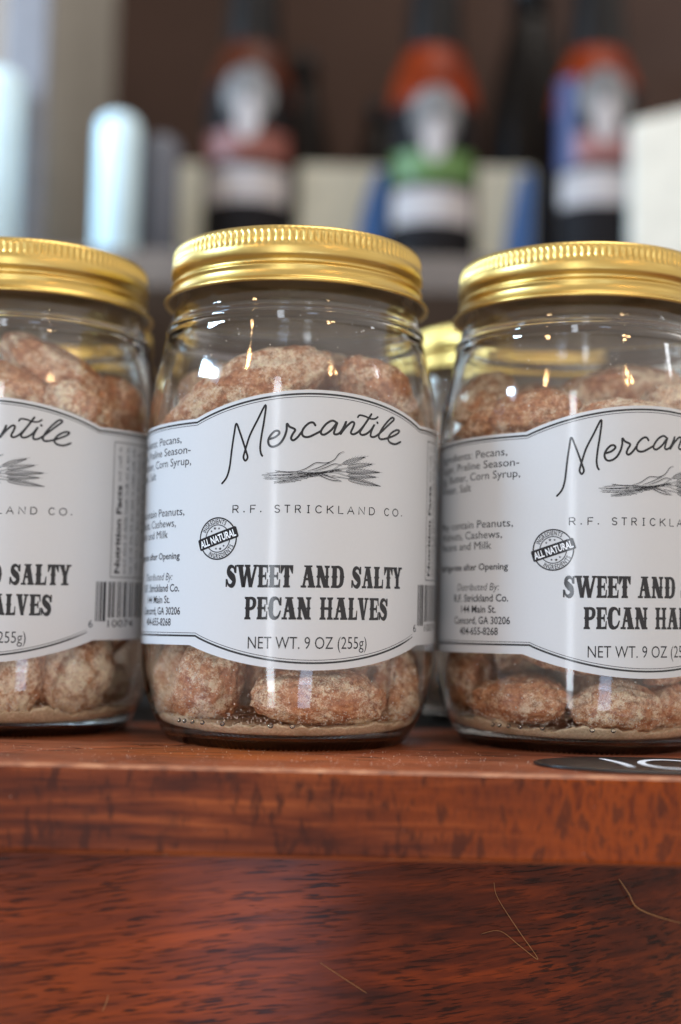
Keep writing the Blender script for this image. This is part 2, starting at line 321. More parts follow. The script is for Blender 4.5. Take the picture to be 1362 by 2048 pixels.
class Ink:
    def __init__(self): self.v = []; self.f = []
    def poly(self, pts):
        k = len(self.v); self.v += [tuple(p) for p in pts]; self.f.append(tuple(range(k, k+len(pts))))
    def ribbon(self, pts, w, closed=False, caps=True):
        pts = [Vector(p) for p in pts]; n = len(pts)
        ws = w if isinstance(w, (list, tuple)) else [w]*n
        L = []
        for i in range(n):
            a = pts[i-1] if (i > 0 or closed) else pts[i]; b = pts[(i+1) % n] if (i < n-1 or closed) else pts[i]
            d = (b-a); d = d.normalized() if d.length > 1e-9 else Vector((1, 0)); nn = Vector((-d.y, d.x))*ws[i]/2
            L.append((pts[i]+nn, pts[i]-nn))
        for i in range(n if closed else n-1):
            j = (i+1) % n; self.poly([L[i][1], L[j][1], L[j][0], L[i][0]])
        if caps and not closed:
            for p, ww in ((pts[0], ws[0]), (pts[-1], ws[-1])): self.poly([(p.x+ww/2*math.cos(t*math.pi/4), p.y+ww/2*math.sin(t*math.pi/4)) for t in range(8)])
    def spline(self, pts, w, sub=6):
        ws = w if isinstance(w, (list, tuple)) else None
        q = smoothprof(pts, sub)
        if ws: m = len(pts)-1; w = [ws[min(int(i/sub), m)]*(1-(i/sub) % 1)+ws[min(int(i/sub)+1, m)]*((i/sub) % 1) for i in range(len(q))]
        self.ribbon(q, w)
    def text(self, s, v0, cap, u1=None, u0=None, uc=None, width=None, bold=0, shear=0, rot=None, org=None, xs=None):
        tv, tf, tw, capf = glyphs(s, bold, shear)
        sy = cap/capf
        if xs is None: sx = width/tw if width else sy*.8
        else: sx = sy*xs
        if u0 is None: u0 = (u1-tw*sx) if u1 is not None else (uc-tw*sx/2 if uc is not None else 0)
        k = len(self.v)
        for x, y in tv:
            p = (u0+x*sx, v0+y*sy)
            if rot is not None:
                c_, s_ = math.cos(rot), math.sin(rot); p = (org[0]+p[0]*c_-p[1]*s_, org[1]+p[0]*s_+p[1]*c_)
            self.v.append(p)
        self.f += [tuple(k+i for i in f) for f in tf]
        return tw*sx
    def arctext(self, s, cx, cy, r, cap, mid, span, bottom=False):
        ww = [glyphs(ch, .02, 0)[2] for ch in s]; tot = sum(ww)+.12*(len(s)-1); acc = 0
        for ch, wd in zip(s, ww):
            t = (acc+wd/2)/tot-.5; acc += wd+.12
            a = mid+(t*span if bottom else -t*span)
            tv, tf, tw, capf = glyphs(ch, .02, 0); k = len(self.v); sc2 = cap/capf; sx = r*span/tot*.95
            ta = a+math.pi/2 if bottom else a-math.pi/2
            for x, y in tv:
                X, Y = (x-tw/2)*sx, (y*sc2-cap/2)
                self.v.append((cx+r*math.cos(a)+X*math.cos(ta)-Y*math.sin(ta), cy+r*math.sin(a)+X*math.sin(ta)+Y*math.cos(ta)))
            self.f += [tuple(k+i for i in f) for f in tf]
    def build(self, name, mat, r=RL+.035, step=1.6):
        bm = bmesh.new(); vv = [bm.verts.new((x, y, 0)) for x, y in self.v]
        for f in self.f:
            try: bm.faces.new([vv[i] for i in f])
            except ValueError: pass
        bmesh.ops.triangulate(bm, faces=bm.faces[:])
        lo = min(v.co.x for v in bm.verts); hi = max(v.co.x for v in bm.verts); u = lo+step
        while u < hi:
            bmesh.ops.bisect_plane(bm, geom=bm.verts[:]+bm.edges[:]+bm.faces[:], plane_co=(u, 0, 0), plane_no=(1, 0, 0), dist=1e-5); u += step
        for f in bm.faces:
            if f.normal.z < 0: f.normal_flip()
        for v in bm.verts: v.co = Vector(wrap(v.co.x, v.co.y, r))*S
        me = bpy.data.meshes.new(name); bm.to_mesh(me); bm.free(); me.materials.append(mat); return me
_gc = {}
def glyphs(s, bold, shear):
    key = (s, bold, shear)
    if key in _gc: return _gc[key]
    def raw(t):
        c = bpy.data.curves.new('t', 'FONT'); c.body = t; c.offset = bold; c.shear = shear; c.resolution_u = 3
        o = bpy.data.objects.new('t', c); COL.objects.link(o); bpy.context.view_layer.update()
        me = bpy.data.meshes.new_from_object(o.evaluated_get(bpy.context.evaluated_depsgraph_get()))
        v = [(p.co.x, p.co.y) for p in me.vertices]; f = [tuple(p.vertices) for p in me.polygons]
        bpy.data.objects.remove(o); bpy.data.curves.remove(c); bpy.data.meshes.remove(me); return v, f
    v, f = raw(s); hv, _ = raw('H')
    x0 = min(p[0] for p in v); x1 = max(p[0] for p in v); cap = max(p[1] for p in hv)
    _gc[key] = ([(x-x0, y) for x, y in v], f, x1-x0, cap); return _gc[key]

PRINT = []                                     # (name, mesh) shared by every jar's label
def border(off, wd, ink, half):
    top = [(-33.2+off*.3+i*(66.4-off*.6)/60, 0) for i in range(61)]
    T_ = [(u, 84.85-off+(6.6)*(1-(u/33.2)**2)) for u, _ in top]
    if half == 0: ink.ribbon([(UL+i*(-33.2-UL)/40, 84.85-off) for i in range(41)]+T_[1:]+[(33.2+i*(58-33.2)/20, 84.85-off) for i in range(1, 21)], wd, caps=False)
    B_ = [(u, 29.6+off-(6.55)*(1-(u/32.0)**2)) for u in [-31.8+off*.3+i*(63.4-off*.3)/60 for i in range(61)]]
    if half == 1: ink.ribbon([(UL+i*(-31.8-UL)/40, 29.6+off) for i in range(41)]+B_[1:], [wd]*(41+54)+[wd*(1-.12*i) for i in range(6)], caps=False)
for off_, wd_ in ((0, .5), (.72, .16)):
    for half in (0, 1): ik = Ink(); border(off_, wd_, ik, half); PRINT.append(('border_line', ik.build('border_line', M_grey)))
MERC = {"M":[[-24.9,68.56],[-23.6,70.14],[-22.85,72.76],[-22.37,77.28],[-21.87,81.04],[-21.34,83.86],[-20.26,81.55],[-19.18,78.69],[-18.44,76.59],[-18.0,75.08],[-18.57,74.22],[-19.11,75.1],[-18.8,76.6],[-18.37,78.1],[-17.47,80.91],[-15.63,84.64],[-13.63,88.46],[-13.9,84.61],[-14.45,80.85],[-14.75,77.84],[-14.55,76.15],[-14.15,75.39]],"erc":[[-12.37,79.7],[-10.95,80.18],[-9.92,81.12],[-10.24,81.76],[-11.17,81.65],[-12.27,80.45],[-12.73,79.14],[-12.32,78.01],[-11.26,77.74],[-9.78,78.49],[-8.7,80.07],[-8.11,81.95],[-8.04,83.61],[-7.35,82.86],[-5.95,82.13],[-6.55,80.92],[-6.9,79.9],[-6.36,79.38],[-5.34,80.1],[-4.18,81.63]],"c":[[-0.8,83.33],[-1.38,84.03],[-2.43,83.85],[-3.72,82.58],[-4.17,81.25],[-3.66,80.4],[-2.35,80.35],[-0.48,81.27],[0.72,81.95]],"a":[[4.93,84.13],[3.66,84.71],[2.13,83.89],[0.9,82.33],[0.73,81.31],[1.62,81.04],[3.33,82.24],[4.85,84.12],[4.41,82.66],[4.13,81.44],[4.92,81.25],[5.89,81.9],[6.78,83.35],[7.35,84.71],[6.86,83.16],[5.9,81.41]],"n":[[5.9,81.41],[7.26,83.19],[8.86,84.61],[9.61,84.39],[9.31,83.3],[8.72,81.94],[9.35,81.48],[10.59,82.05],[11.84,83.27],[13.32,85.17],[14.61,87.07]],"t":[[14.61,87.07],[12.26,83.69],[11.31,82.1],[11.89,81.49],[13.18,81.84],[14.58,82.97],[15.59,84.43],[14.72,82.71],[14.53,81.36],[15.67,81.25],[17.28,82.26],[20.17,84.7],[22.11,86.31],[21.41,86.75],[20.14,85.85],[18.21,83.75],[17.06,81.74],[17.56,80.82],[19.26,81.03],[21.28,81.7],[23.41,82.66],[24.23,83.48],[23.11,83.61],[21.26,82.66],[20.16,81.22],[20.8,80.19],[22.67,79.88],[24.72,80.64]],"bar":[[10.58,85.97],[11.12,86.54],[12.63,86.39],[14.42,85.87],[15.78,85.98],[16.61,86.51]],"dot":[[16.46,85.07],[16.6,84.93]]}
ik = Ink()
for k, p in MERC.items(): ik.spline(p, {'M': .52, 'dot': .62, 'bar': .5}.get(k, .58), 6)
PRINT.append(('brand_lettering', ik.build('brand_lettering', M_ink)))
WHEAT = {"stems":[[[-13.89,70.54],[-8.98,70.48],[-4.13,70.85],[-0.32,71.15],[3.55,71.81],[6.65,73.71],[12.95,75.82]],[[-13.32,69.94],[-8.42,69.94],[-3.58,70.54],[-0.32,71.02],[4.11,71.97],[8.43,72.78],[14.93,74.06]],[[-13.07,70.89],[-8.46,71.29],[-3.59,71.22],[0.23,71.11],[4.68,71.85],[7.57,71.7],[17.68,72.1]],[[-13.45,69.53],[-8.95,69.53],[-3.57,70.27],[0.23,70.95],[4.69,71.44],[8.48,70.64],[16.34,70.77]],[[-11.09,68.44],[-6.79,69.27],[-1.94,70.43],[0.79,70.77],[4.72,70.35],[8.2,69.94],[17.77,68.5]],[[-10.9,71.56],[-8.19,71.3],[-4.13,71.07],[-0.32,71.1],[6.4,72.06]],[[-9.74,68.36],[-5.7,69.01],[-1.94,70.16],[0.24,70.49]],[[-11.15,70.47],[-5.74,70.72],[-0.32,71.04]],[[-10.56,68.71],[-5.19,69.97],[-0.86,70.92]]],"leaves":[[[-5.49,71.38],[-3.07,72.18],[-0.93,73.53],[0.16,73.83],[2.38,73.82],[4.33,74.71],[5.58,76.26],[7.0,77.01]],[[-2.52,71.64],[-0.35,72.29],[2.39,73.55],[4.33,74.71]],[[-0.86,70.87],[0.79,70.5],[2.76,69.74],[4.74,69.34],[6.46,69.41]],[[0.23,71.11],[1.9,70.67],[3.59,70.18],[6.17,69.45]],[[-0.88,71.55],[1.85,72.52],[4.35,73.62],[6.36,73.42]]],"ears":[[[6.65,73.71],[12.95,75.82]],[[7.98,72.95],[15.09,74.07]],[[7.57,71.83],[17.5,72.09]],[[8.04,70.76],[16.34,70.77]],[[8.21,69.81],[17.42,68.56]]]}
ik = Ink(); rnd = random.Random(4)
for p in WHEAT['stems']:
    for d in (-.22, 0, .22): ik.spline([(x+rnd.uniform(-.5, .5)*(i == 0), y+d*(1-abs(i/(len(p)-1)-.55))+rnd.uniform(-.05, .05)) for i, (x, y) in enumerate(p)], .055, 4)
    q = smoothprof(p, 5)
    for i in range(2, min(len(q)-1, 22)):
        if rnd.random() < .6: x, y = q[i]; ik.ribbon([(x, y), (x+rnd.uniform(.4, .9), y+rnd.uniform(-.25, .25))], .11)
for p in WHEAT['leaves']: ik.spline(p, [.06]+[.20]*(len(p)-2)+[.03], 5); ik.spline([(x+.1, y-.28) for x, y in p], .06, 4)
for (a, b) in WHEAT['ears']:
    a, b = Vector(a), Vector(b); d = (b-a).normalized(); nn = Vector((-d.y, d.x)); L = (b-a).length; m = int(L/.42)
    for i in range(m):
        t = i/m; c = a+(b-a)*t; wd = .85*math.sin(math.pi*min(1, .25+t*.8))
        for s in (1, -1):
            ik.spline([c, c+d*.35+nn*s*wd*.55, c+d*.78+nn*s*wd*.75], [.06, .14, .03], 3)
            if i % 2 == 0: ik.ribbon([c+d*.6+nn*s*wd*.6, c+d*1.5+nn*s*wd*1.15], .05, caps=False)
PRINT.append(('wheat_drawing', ik.build('wheat_drawing', M_ink)))
# company line: thin letter-spaced capitals drawn as strokes
def arc(cx, cy, rx, ry, a0, a1, n=10): return [(cx+rx*math.cos(R_(a0+(a1-a0)*i/n)), cy+ry*math.sin(R_(a0+(a1-a0)*i/n))) for i in range(n+1)]
STK = {'R': [[(0, 0), (0, 1), (.55, 1)]+arc(.6, .74, .36, .26, 90, -90, 8)+[(0, .48)], [(.5, .48), (1, 0)]], 'F': [[(0, 0), (0, 1), (1, 1)], [(0, .5), (.85, .5)]],
       'S': [arc(.5, .75, .45, .25, 30, 270, 10)+arc(.5, .25, .47, .25, 90, -150, 10)], 'T': [[(0, 1), (1, 1)], [(.5, 1), (.5, 0)]], 'I': [[(.5, 0), (.5, 1)], [(.1, 1), (.9, 1)], [(.1, 0), (.9, 0)]],
       'C': [arc(.55, .5, .53, .5, 42, 318, 14)], 'K': [[(0, 0), (0, 1)], [(.95, 1), (0, .42)], [(.3, .6), (1, 0)]], 'L': [[(0, 1), (0, 0), (1, 0)]], 'A': [[(0, 0), (.5, 1), (1, 0)], [(.2, .36), (.8, .36)]],
       'N': [[(0, 0), (0, 1), (1, 0), (1, 1)]], 'D': [[(0, 0), (0, 1), (.4, 1)]+arc(.42, .5, .56, .5, 90, -90, 12)+[(0, 0)]], 'O': [arc(.5, .5, .5, .5, 0, 360, 20)]}
ik = Ink()
for c, a, b in [["R",-21.59,-20.13],[".",-18.55,-18.55],["F",-16.82,-15.61],[".",-14.16,-14.16],["S",-10.6,-9.32],["T",-8.02,-6.78],["R",-5.34,-4.06],["I",-2.34,-1.75],["C",-0.21,1.33],["K",2.82,4.4],["L",5.85,7.03],["A",8.3,10.06],["N",11.5,13.13],["D",14.61,16.21],["C",19.4,20.95],["O",22.31,24.29],[".",25.69,25.69]]:
    if c == '.': ik.poly([(a+.2*math.cos(t*math.pi/4), 61.2+.2*math.sin(t*math.pi/4)) for t in range(8)]); continue
    for st in STK[c]: ik.ribbon([(a+(b-a)*x, 60.98+1.84*y) for x, y in st], .27)
PRINT.append(('company_lettering', ik.build('company_lettering', M_ink)))
# product name: slab-serif letters with spurs
def stem(x0, x1, sp=True, e=.1):
    r = [(x1+e, 0), (x1+e*.8, .085), (x1, .12)]+([(x1, .43), (x1+.07, .5), (x1, .57)] if sp else [])+[(x1, .88), (x1+e*.8, .915), (x1+e, 1)]
    l = [(x0-e, 1), (x0-e*.8, .915), (x0, .88)]+([(x0, .57), (x0-.07, .5), (x0, .43)] if sp else [])+[(x0, .12), (x0-e*.8, .085), (x0-e, 0)]
    return r+l
def bar(x0, x1, y0, y1): return [(x0, y0), (x1, y0), (x1, y1), (x0, y1)]
def rib(pts, ws):
    t = Ink(); t.spline(pts, ws, 5); return [[t.v[i] for i in f] for f in t.f]
SG = rib([(.80, .70), (.74, .86), (.52, .93), (.30, .84), (.26, .68), (.46, .54), (.70, .41), (.76, .24), (.62, .10), (.42, .07), (.24, .15), (.16, .30)], [.10, .12, .15, .25, .33, .36, .36, .33, .25, .15, .12, .10])+[bar(.80, .96, .63, .98), bar(.02, .16, .02, .37)]
GLY = {'S': SG, 'E': [stem(.13, .50), [(.5, 1), (.97, 1), (.99, .65), (.90, .65), (.84, .87), (.5, .9)], [(.5, 0), (.5, .1), (.85, .13), (.91, .37), (1, .37), (.98, 0)], [(.5, .45), (.68, .45), (.74, .34), (.82, .34), (.82, .68), (.74, .68), (.68, .56), (.5, .56)]],
 'T': [stem(.32, .68), [(0, 1), (.02, .62), (.10, .62), (.17, .87), (.32, .9), (.32, 1)], [(1, 1), (.68, 1), (.68, .9), (.83, .87), (.90, .62), (.98, .62)]],
 'A': [[(.36, 1), (.66, 1), (.94, .1), (.56, .1), (.40, .72)], [(.36, 1), (.46, .74), (.28, .1), (.12, .1)], bar(.26, .66, .33, .44), bar(0, .38, 0, .1), bar(.48, 1, 0, .1), bar(.22, .78, .92, 1), [(.17, .46), (.26, .52), (.28, .42)], [(.86, .50), (.78, .54), (.80, .44)]],
 'N': [stem(.13, .30, True), stem(.70, .87, True), [(.08, 1), (.42, 1), (.87, 0), (.55, 0)]],
 'D': [stem(.13, .46)]+rib([(.40, .945), (.62, .93), (.80, .78), (.84, .5), (.80, .22), (.62, .07), (.40, .055)], [.11, .14, .27, .32, .27, .14, .11])+[[(.97, .44), (1.04, .5), (.97, .56)]],
 'L': [stem(.16, .54), [(.5, 0), (.5, .1), (.84, .14), (.90, .42), (.99, .42), (.98, 0)]],
 'Y': [[(.05, .95), (.42, .95), (.62, .45), (.36, .45)], [(.62, .95), (.86, .95), (.62, .4), (.5, .5)], bar(.34, .66, .06, .5), bar(.2, .8, 0, .1), bar(-.02, .46, .91, 1), bar(.58, 1.0, .91, 1), [(.30, .48), (.22, .53), (.34, .58)]],
 'W': [[(.05, .95), (.28, .95), (.42, 0), (.25, 0)], [(.42, .95), (.62, .95), (.78, 0), (.60, 0)], [(.25, 0), (.42, 0), (.56, .95), (.47, .95)], [(.62, 0), (.76, 0), (.97, .95), (.86, .95)], bar(-.02, .34, .91, 1), bar(.38, .66, .91, 1), bar(.8, 1.02, .91, 1)],
 'P': [stem(.13, .46)]+rib([(.40, .945), (.66, .93), (.82, .82), (.83, .68), (.70, .52), (.42, .46)], [.11, .14, .28, .30, .17, .12]),
 'C': rib([(.84, .68), (.74, .88), (.52, .945), (.28, .82), (.22, .5), (.28, .18), (.52, .06), (.76, .14), (.90, .36)], [.09, .12, .15, .30, .35, .30, .15, .13, .10])+[bar(.84, .98, .62, .98), [(.05, .43), (-.03, .5), (.05, .57)]],
 'H': [stem(.13, .38), stem(.64, .88), bar(.38, .64, .44, .56)],
 'V': [[(.06, .95), (.46, .95), (.68, 0), (.40, 0)], [(.72, .95), (.92, .95), (.62, 0), (.52, .1)], bar(-.02, .52, .91, 1), bar(.62, 1.02, .91, 1)]}
ik = Ink()
for c, a, b, v0, v1 in [["S",-23.11,-20.02,41.99,47.73],["W",-20.02,-14.6,41.99,47.72],["E",-14.6,-11.81,41.99,47.69],["E",-11.81,-8.74,41.99,47.68],["T",-8.73,-5.5,42.0,47.67],["A",-3.56,0.17,42.01,47.65],["N",0.17,3.97,42.01,47.64],["D",4.08,7.72,42.01,47.63],["S",9.7,12.66,42.02,47.61],["A",12.78,16.17,42.02,47.61],["L",16.17,19.48,42.02,47.61],["T",19.67,22.77,42.02,47.61],["Y",22.77,26.28,42.02,47.61],["P",-17.84,-14.63,33.9,39.6],["E",-14.63,-11.77,33.92,39.61],["C",-11.7,-8.18,33.94,39.62],["A",-8.18,-4.49,33.95,39.62],["N",-4.49,-0.6,33.96,39.63],["H",1.3,5.02,33.96,39.62],["A",5.09,8.88,33.95,39.61],["L",8.88,11.64,33.93,39.59],["V",11.76,14.87,33.91,39.58],["E",15.08,18.17,33.88,39.55],["S",18.17,21.24,33.85,39.53]]:
    for pl in GLY[c]: ik.poly([(a+(b-a)*x, v0+(v1-v0)*y) for x, y in pl])
PRINT.append(('product_lettering', ik.build('product_lettering', M_ink)))
ik = Ink(); ik.text('NET WT. 9 OZ (255g)', 26.6, 3.0, u0=-16.6, width=31.2, bold=-.004); PRINT.append(('weight_lettering', ik.build('weight_lettering', M_ink)))
# round stamp
cx, cyy = -25.75, 54.45; ang = R_(18)
ik = Ink(); ik.ribbon([(cx+5.3*math.cos(R_(t*6)), cyy+5.3*math.sin(R_(t*6))) for t in range(60)], .36, closed=True); ik.ribbon([(cx+3.5*math.cos(R_(t*8)), cyy+3.5*math.sin(R_(t*8))) for t in range(45)], .24, closed=True)
ik.arctext('INGREDIENTS', cx, cyy, 4.42, 1.15, R_(90+18), R_(100)); ik.arctext('INGREDIENTS', cx, cyy, 4.42, 1.15, R_(270+18), R_(100), True)
for side in (1, -1):
    for dx, rr, sz in ((0, 2.75, .48), (-1.15, 2.35, .36), (1.15, 2.35, .36)):
        px, py = dx, side*rr; X = cx+px*math.cos(ang)-py*math.sin(ang); Y = cyy+px*math.sin(ang)+py*math.cos(ang)
        ik.poly([(X+(sz if t % 2 == 0 else sz*.42)*math.cos(R_(90+36*t)), Y+(sz if t % 2 == 0 else sz*.42)*math.sin(R_(90+36*t))) for t in range(10)])
PRINT.append(('stamp_ring', ik.build('stamp_ring', M_ink)))
ik = Ink(); hw, hh = 5.85, 1.5
ik.poly([(cx+x*math.cos(ang)-y*math.sin(ang), cyy+x*math.sin(ang)+y*math.cos(ang)) for x, y in ((-hw+.3, -hh), (hw-.3, -hh), (hw, -hh+.3), (hw, hh-.3), (hw-.3, hh), (-hw+.3, hh), (-hw, hh-.3), (-hw, -hh+.3))])
PRINT.append(('stamp_band', ik.build('stamp_band', M_ink, RL+.06)))
ik = Ink(); ik.text('ALL NATURAL', -.92, 1.84, uc=0, width=10.6, bold=.022, rot=ang, org=(cx, cyy)); PRINT.append(('stamp_lettering', ik.build('stamp_lettering', M_white, RL+.085)))
# side panel text
ik = Ink()
for s, v, u1, wd in (('Ingredients: Pecans,', 80.0, -38.9, 29.6), ('Sugar, Praline Season-', 77.0, -35.3, 33), ('ing, Butter, Corn Syrup,', 74.0, -35.0, 33.4), ('Water, Salt', 71.1, -51.6, 16.5), ('May contain Peanuts,', 60.9, -36.9, 31), ('Walnuts, Cashews,', 58.0, -40.2, 27.6), ('Pecans and Milk', 55.1, -43.6, 24)):
    ik.text(s, v, 2.05, u1=u1, width=wd)
ik.text('Refrigerate after Opening', 49.5, 1.75, u1=-38.2, width=29.5, bold=.014)
ik.text('Distributed By:', 44.0, 1.9, u1=-40.9, width=16.2, shear=.2, bold=-.006)
for s, v, u1, wd in (('R.F. Strickland Co.', 41.0, -38.0, 20.6), ('144 Main St.', 38.0, -41.8, 13.2), ('Concord, GA 30206', 35.0, -37.4, 20.8), ('404-655-8268', 32.1, -41.1, 14.4)): ik.text(s, v, 1.95, u1=u1, width=wd, bold=.012)
PRINT.append(('ingredient_lettering', ik.build('ingredient_lettering', M_ink)))
ik = Ink(); x0, x1, y0, y1 = 38.7, 66., 44.5, 82.2
for a, b in (((x0, y0), (x1, y0)), ((x1, y0), (x1, y1)), ((x1, y1), (x0, y1)), ((x0, y1), (x0, y0))): ik.ribbon([Vector(a)+(Vector(b)-Vector(a))*i/30 for i in range(31)], .2)
ik.text('Nutrition Facts', -42.0, 1.95, u0=45.6, width=24.6, bold=.03, rot=math.pi/2, org=(0, 0))
rnd = random.Random(9)
for li, uu in enumerate((41.6, 44.6, 47.3, 50.0, 52.6, 55.2, 57.8, 60.4, 63.)):      # rows too small to read: word-shaped ticks
    v = 71.5 if li == 0 else 45.6
    while v < 80.5:
        wl = rnd.uniform(1.2, 4.2); e = min(v+wl, 81)
        while v < e: ik.ribbon([(uu-rnd.choice((.9, .9, 1.35)), v), (uu, v)], .16, caps=False); v += rnd.uniform(.36, .6)
        v += .7
PRINT.append(('nutrition_panel', ik.build('nutrition_panel', M_ink)))
ik = Ink(); rnd = random.Random(21); u = 34.0; k = 0
while u < 62:
    wd = rnd.choice((.33, .33, .66, .99, .66)); g = rnd.choice((.33, .33, .66, 1.0)); guard = k < 4
    if guard: wd = (.33, .33, .66, .99)[k]; g = (.33, .4, .35, .9)[k]
    ik.poly([(u, 32.3 if guard else 33.3), (u+wd, 32.3 if guard else 33.3), (u+wd, 43.2), (u, 43.2)]); u += wd+g; k += 1
ik.text('6', 30.7, 2.0, u0=31.9, width=1.35); ik.text('10074', 30.7, 2.0, u0=38.3, width=10.4)
PRINT.append(('barcode', ik.build('barcode', M_ink)))

# ------------------------------------------------------------------ jars
def make_jar(x, y, rot, label, dots=True, z=0, drop=0):
    j = empty('pecan_jar', (x, y, z)); tag(j, label, 'jar', 'jars of candied pecans')
    g = link('glass_body', ME_glass, None, j); g.rotation_euler.z = rot
    if dots:
        for d in (-47, -43.5, -39, -33.5, -24, -4, 4.5):
            a = R_(d); rr = 37.0; zz = 6.9
            o = link('embossed_dot', ME_dot, None, j, loc=(rr*math.sin(a), -rr*math.cos(a), zz), rot=(R_(-28), 0, a))
    l = link('lid', ME_lid, None, j); l.rotation_euler.z = rot*1.7
    lb = link('label', ME_label, None, j); lb.rotation_euler.z = rot; lb.location.z = -drop*S
    for nm, me in PRINT: link(nm, me, None, lb)
    return j
JARS = {'c': (-13.9, 382., R_(10.9)), 'r': (69.3, 391., R_(16.6)), 'l': (-95.3, 400., R_(-2.9)), 'b': (60., 487., R_(24)), 'd': (-107., 490., R_(-60))}
make_jar(*JARS['c'], 'pecan jar with gold lid and whole front label, middle of the front row')
make_jar(*JARS['r'], 'pecan jar cut off by the right picture edge, above the price tag', drop=.6)
make_jar(*JARS['l'], 'pecan jar cut off by the left picture edge, its barcode showing', drop=.9)
make_jar(*JARS['b'], 'rear glass jar whose gold lid shows between the middle and right jars', False, -.6)
make_jar(*JARS['d'], 'rear glass jar mostly hidden behind the left front jar', False, -.6)

# ------------------------------------------------------------------ pecans
def nut_mesh(seed):
    bm = bmesh.new(); bmesh.ops.create_icosphere(bm, subdivisions=6, radius=1)
    o = Vector((seed*3.7, seed*1.9, seed*5.3)); rnd = random.Random(seed); tp = rnd.uniform(.06, .2); bend = rnd.uniform(-.12, .12); gd = rnd.uniform(.06, .19)
    for v in bm.verts:
        p = v.co.copy(); x, y, z = p
        k = 1-tp*x; q = Vector((x, y*k, z*(1-.5*tp*x)+bend*(x*x-.4)))
        groove = gd*math.exp(-(y/.20)**2)*max(0, 1-(x/.93)**4)
        if z > -.1: q.z -= groove*min(1, (z+.1)*2)
        for s in (-1, 1): q.z -= .04*math.exp(-((y-s*.55)/.12)**2)*(1 if z > 0 else -1)*max(0, 1-x*x)
        pp = Vector((p.x*1.35, p.y*1.25, p.z*1.15))
        d = .11*noise.noise(pp*1.1+o)+.078*noise.noise(pp*2.7+o)+.032*noise.noise(pp*6.5+o)+.04*noise.noise(Vector((p.x*1.5, p.y*5.2, p.z*4.6))+o)+.017*noise.noise(pp*15+o)+.009*noise.noise(pp*33+o)
        nrm = Vector((p.x*.6, p.y, p.z)).normalized(); v.co = q*.955+nrm*d
    bmesh.ops.scale(bm, vec=(S,)*3, verts=bm.verts)
    me = bpy.data.meshes.new('candied_pecan'); bm.to_mesh(me); bm.free(); me.materials.append(M_nut); me.polygons.foreach_set('use_smooth', [True]*len(me.polygons)); return me
NUTS_ME = [nut_mesh(i+1) for i in range(7)]
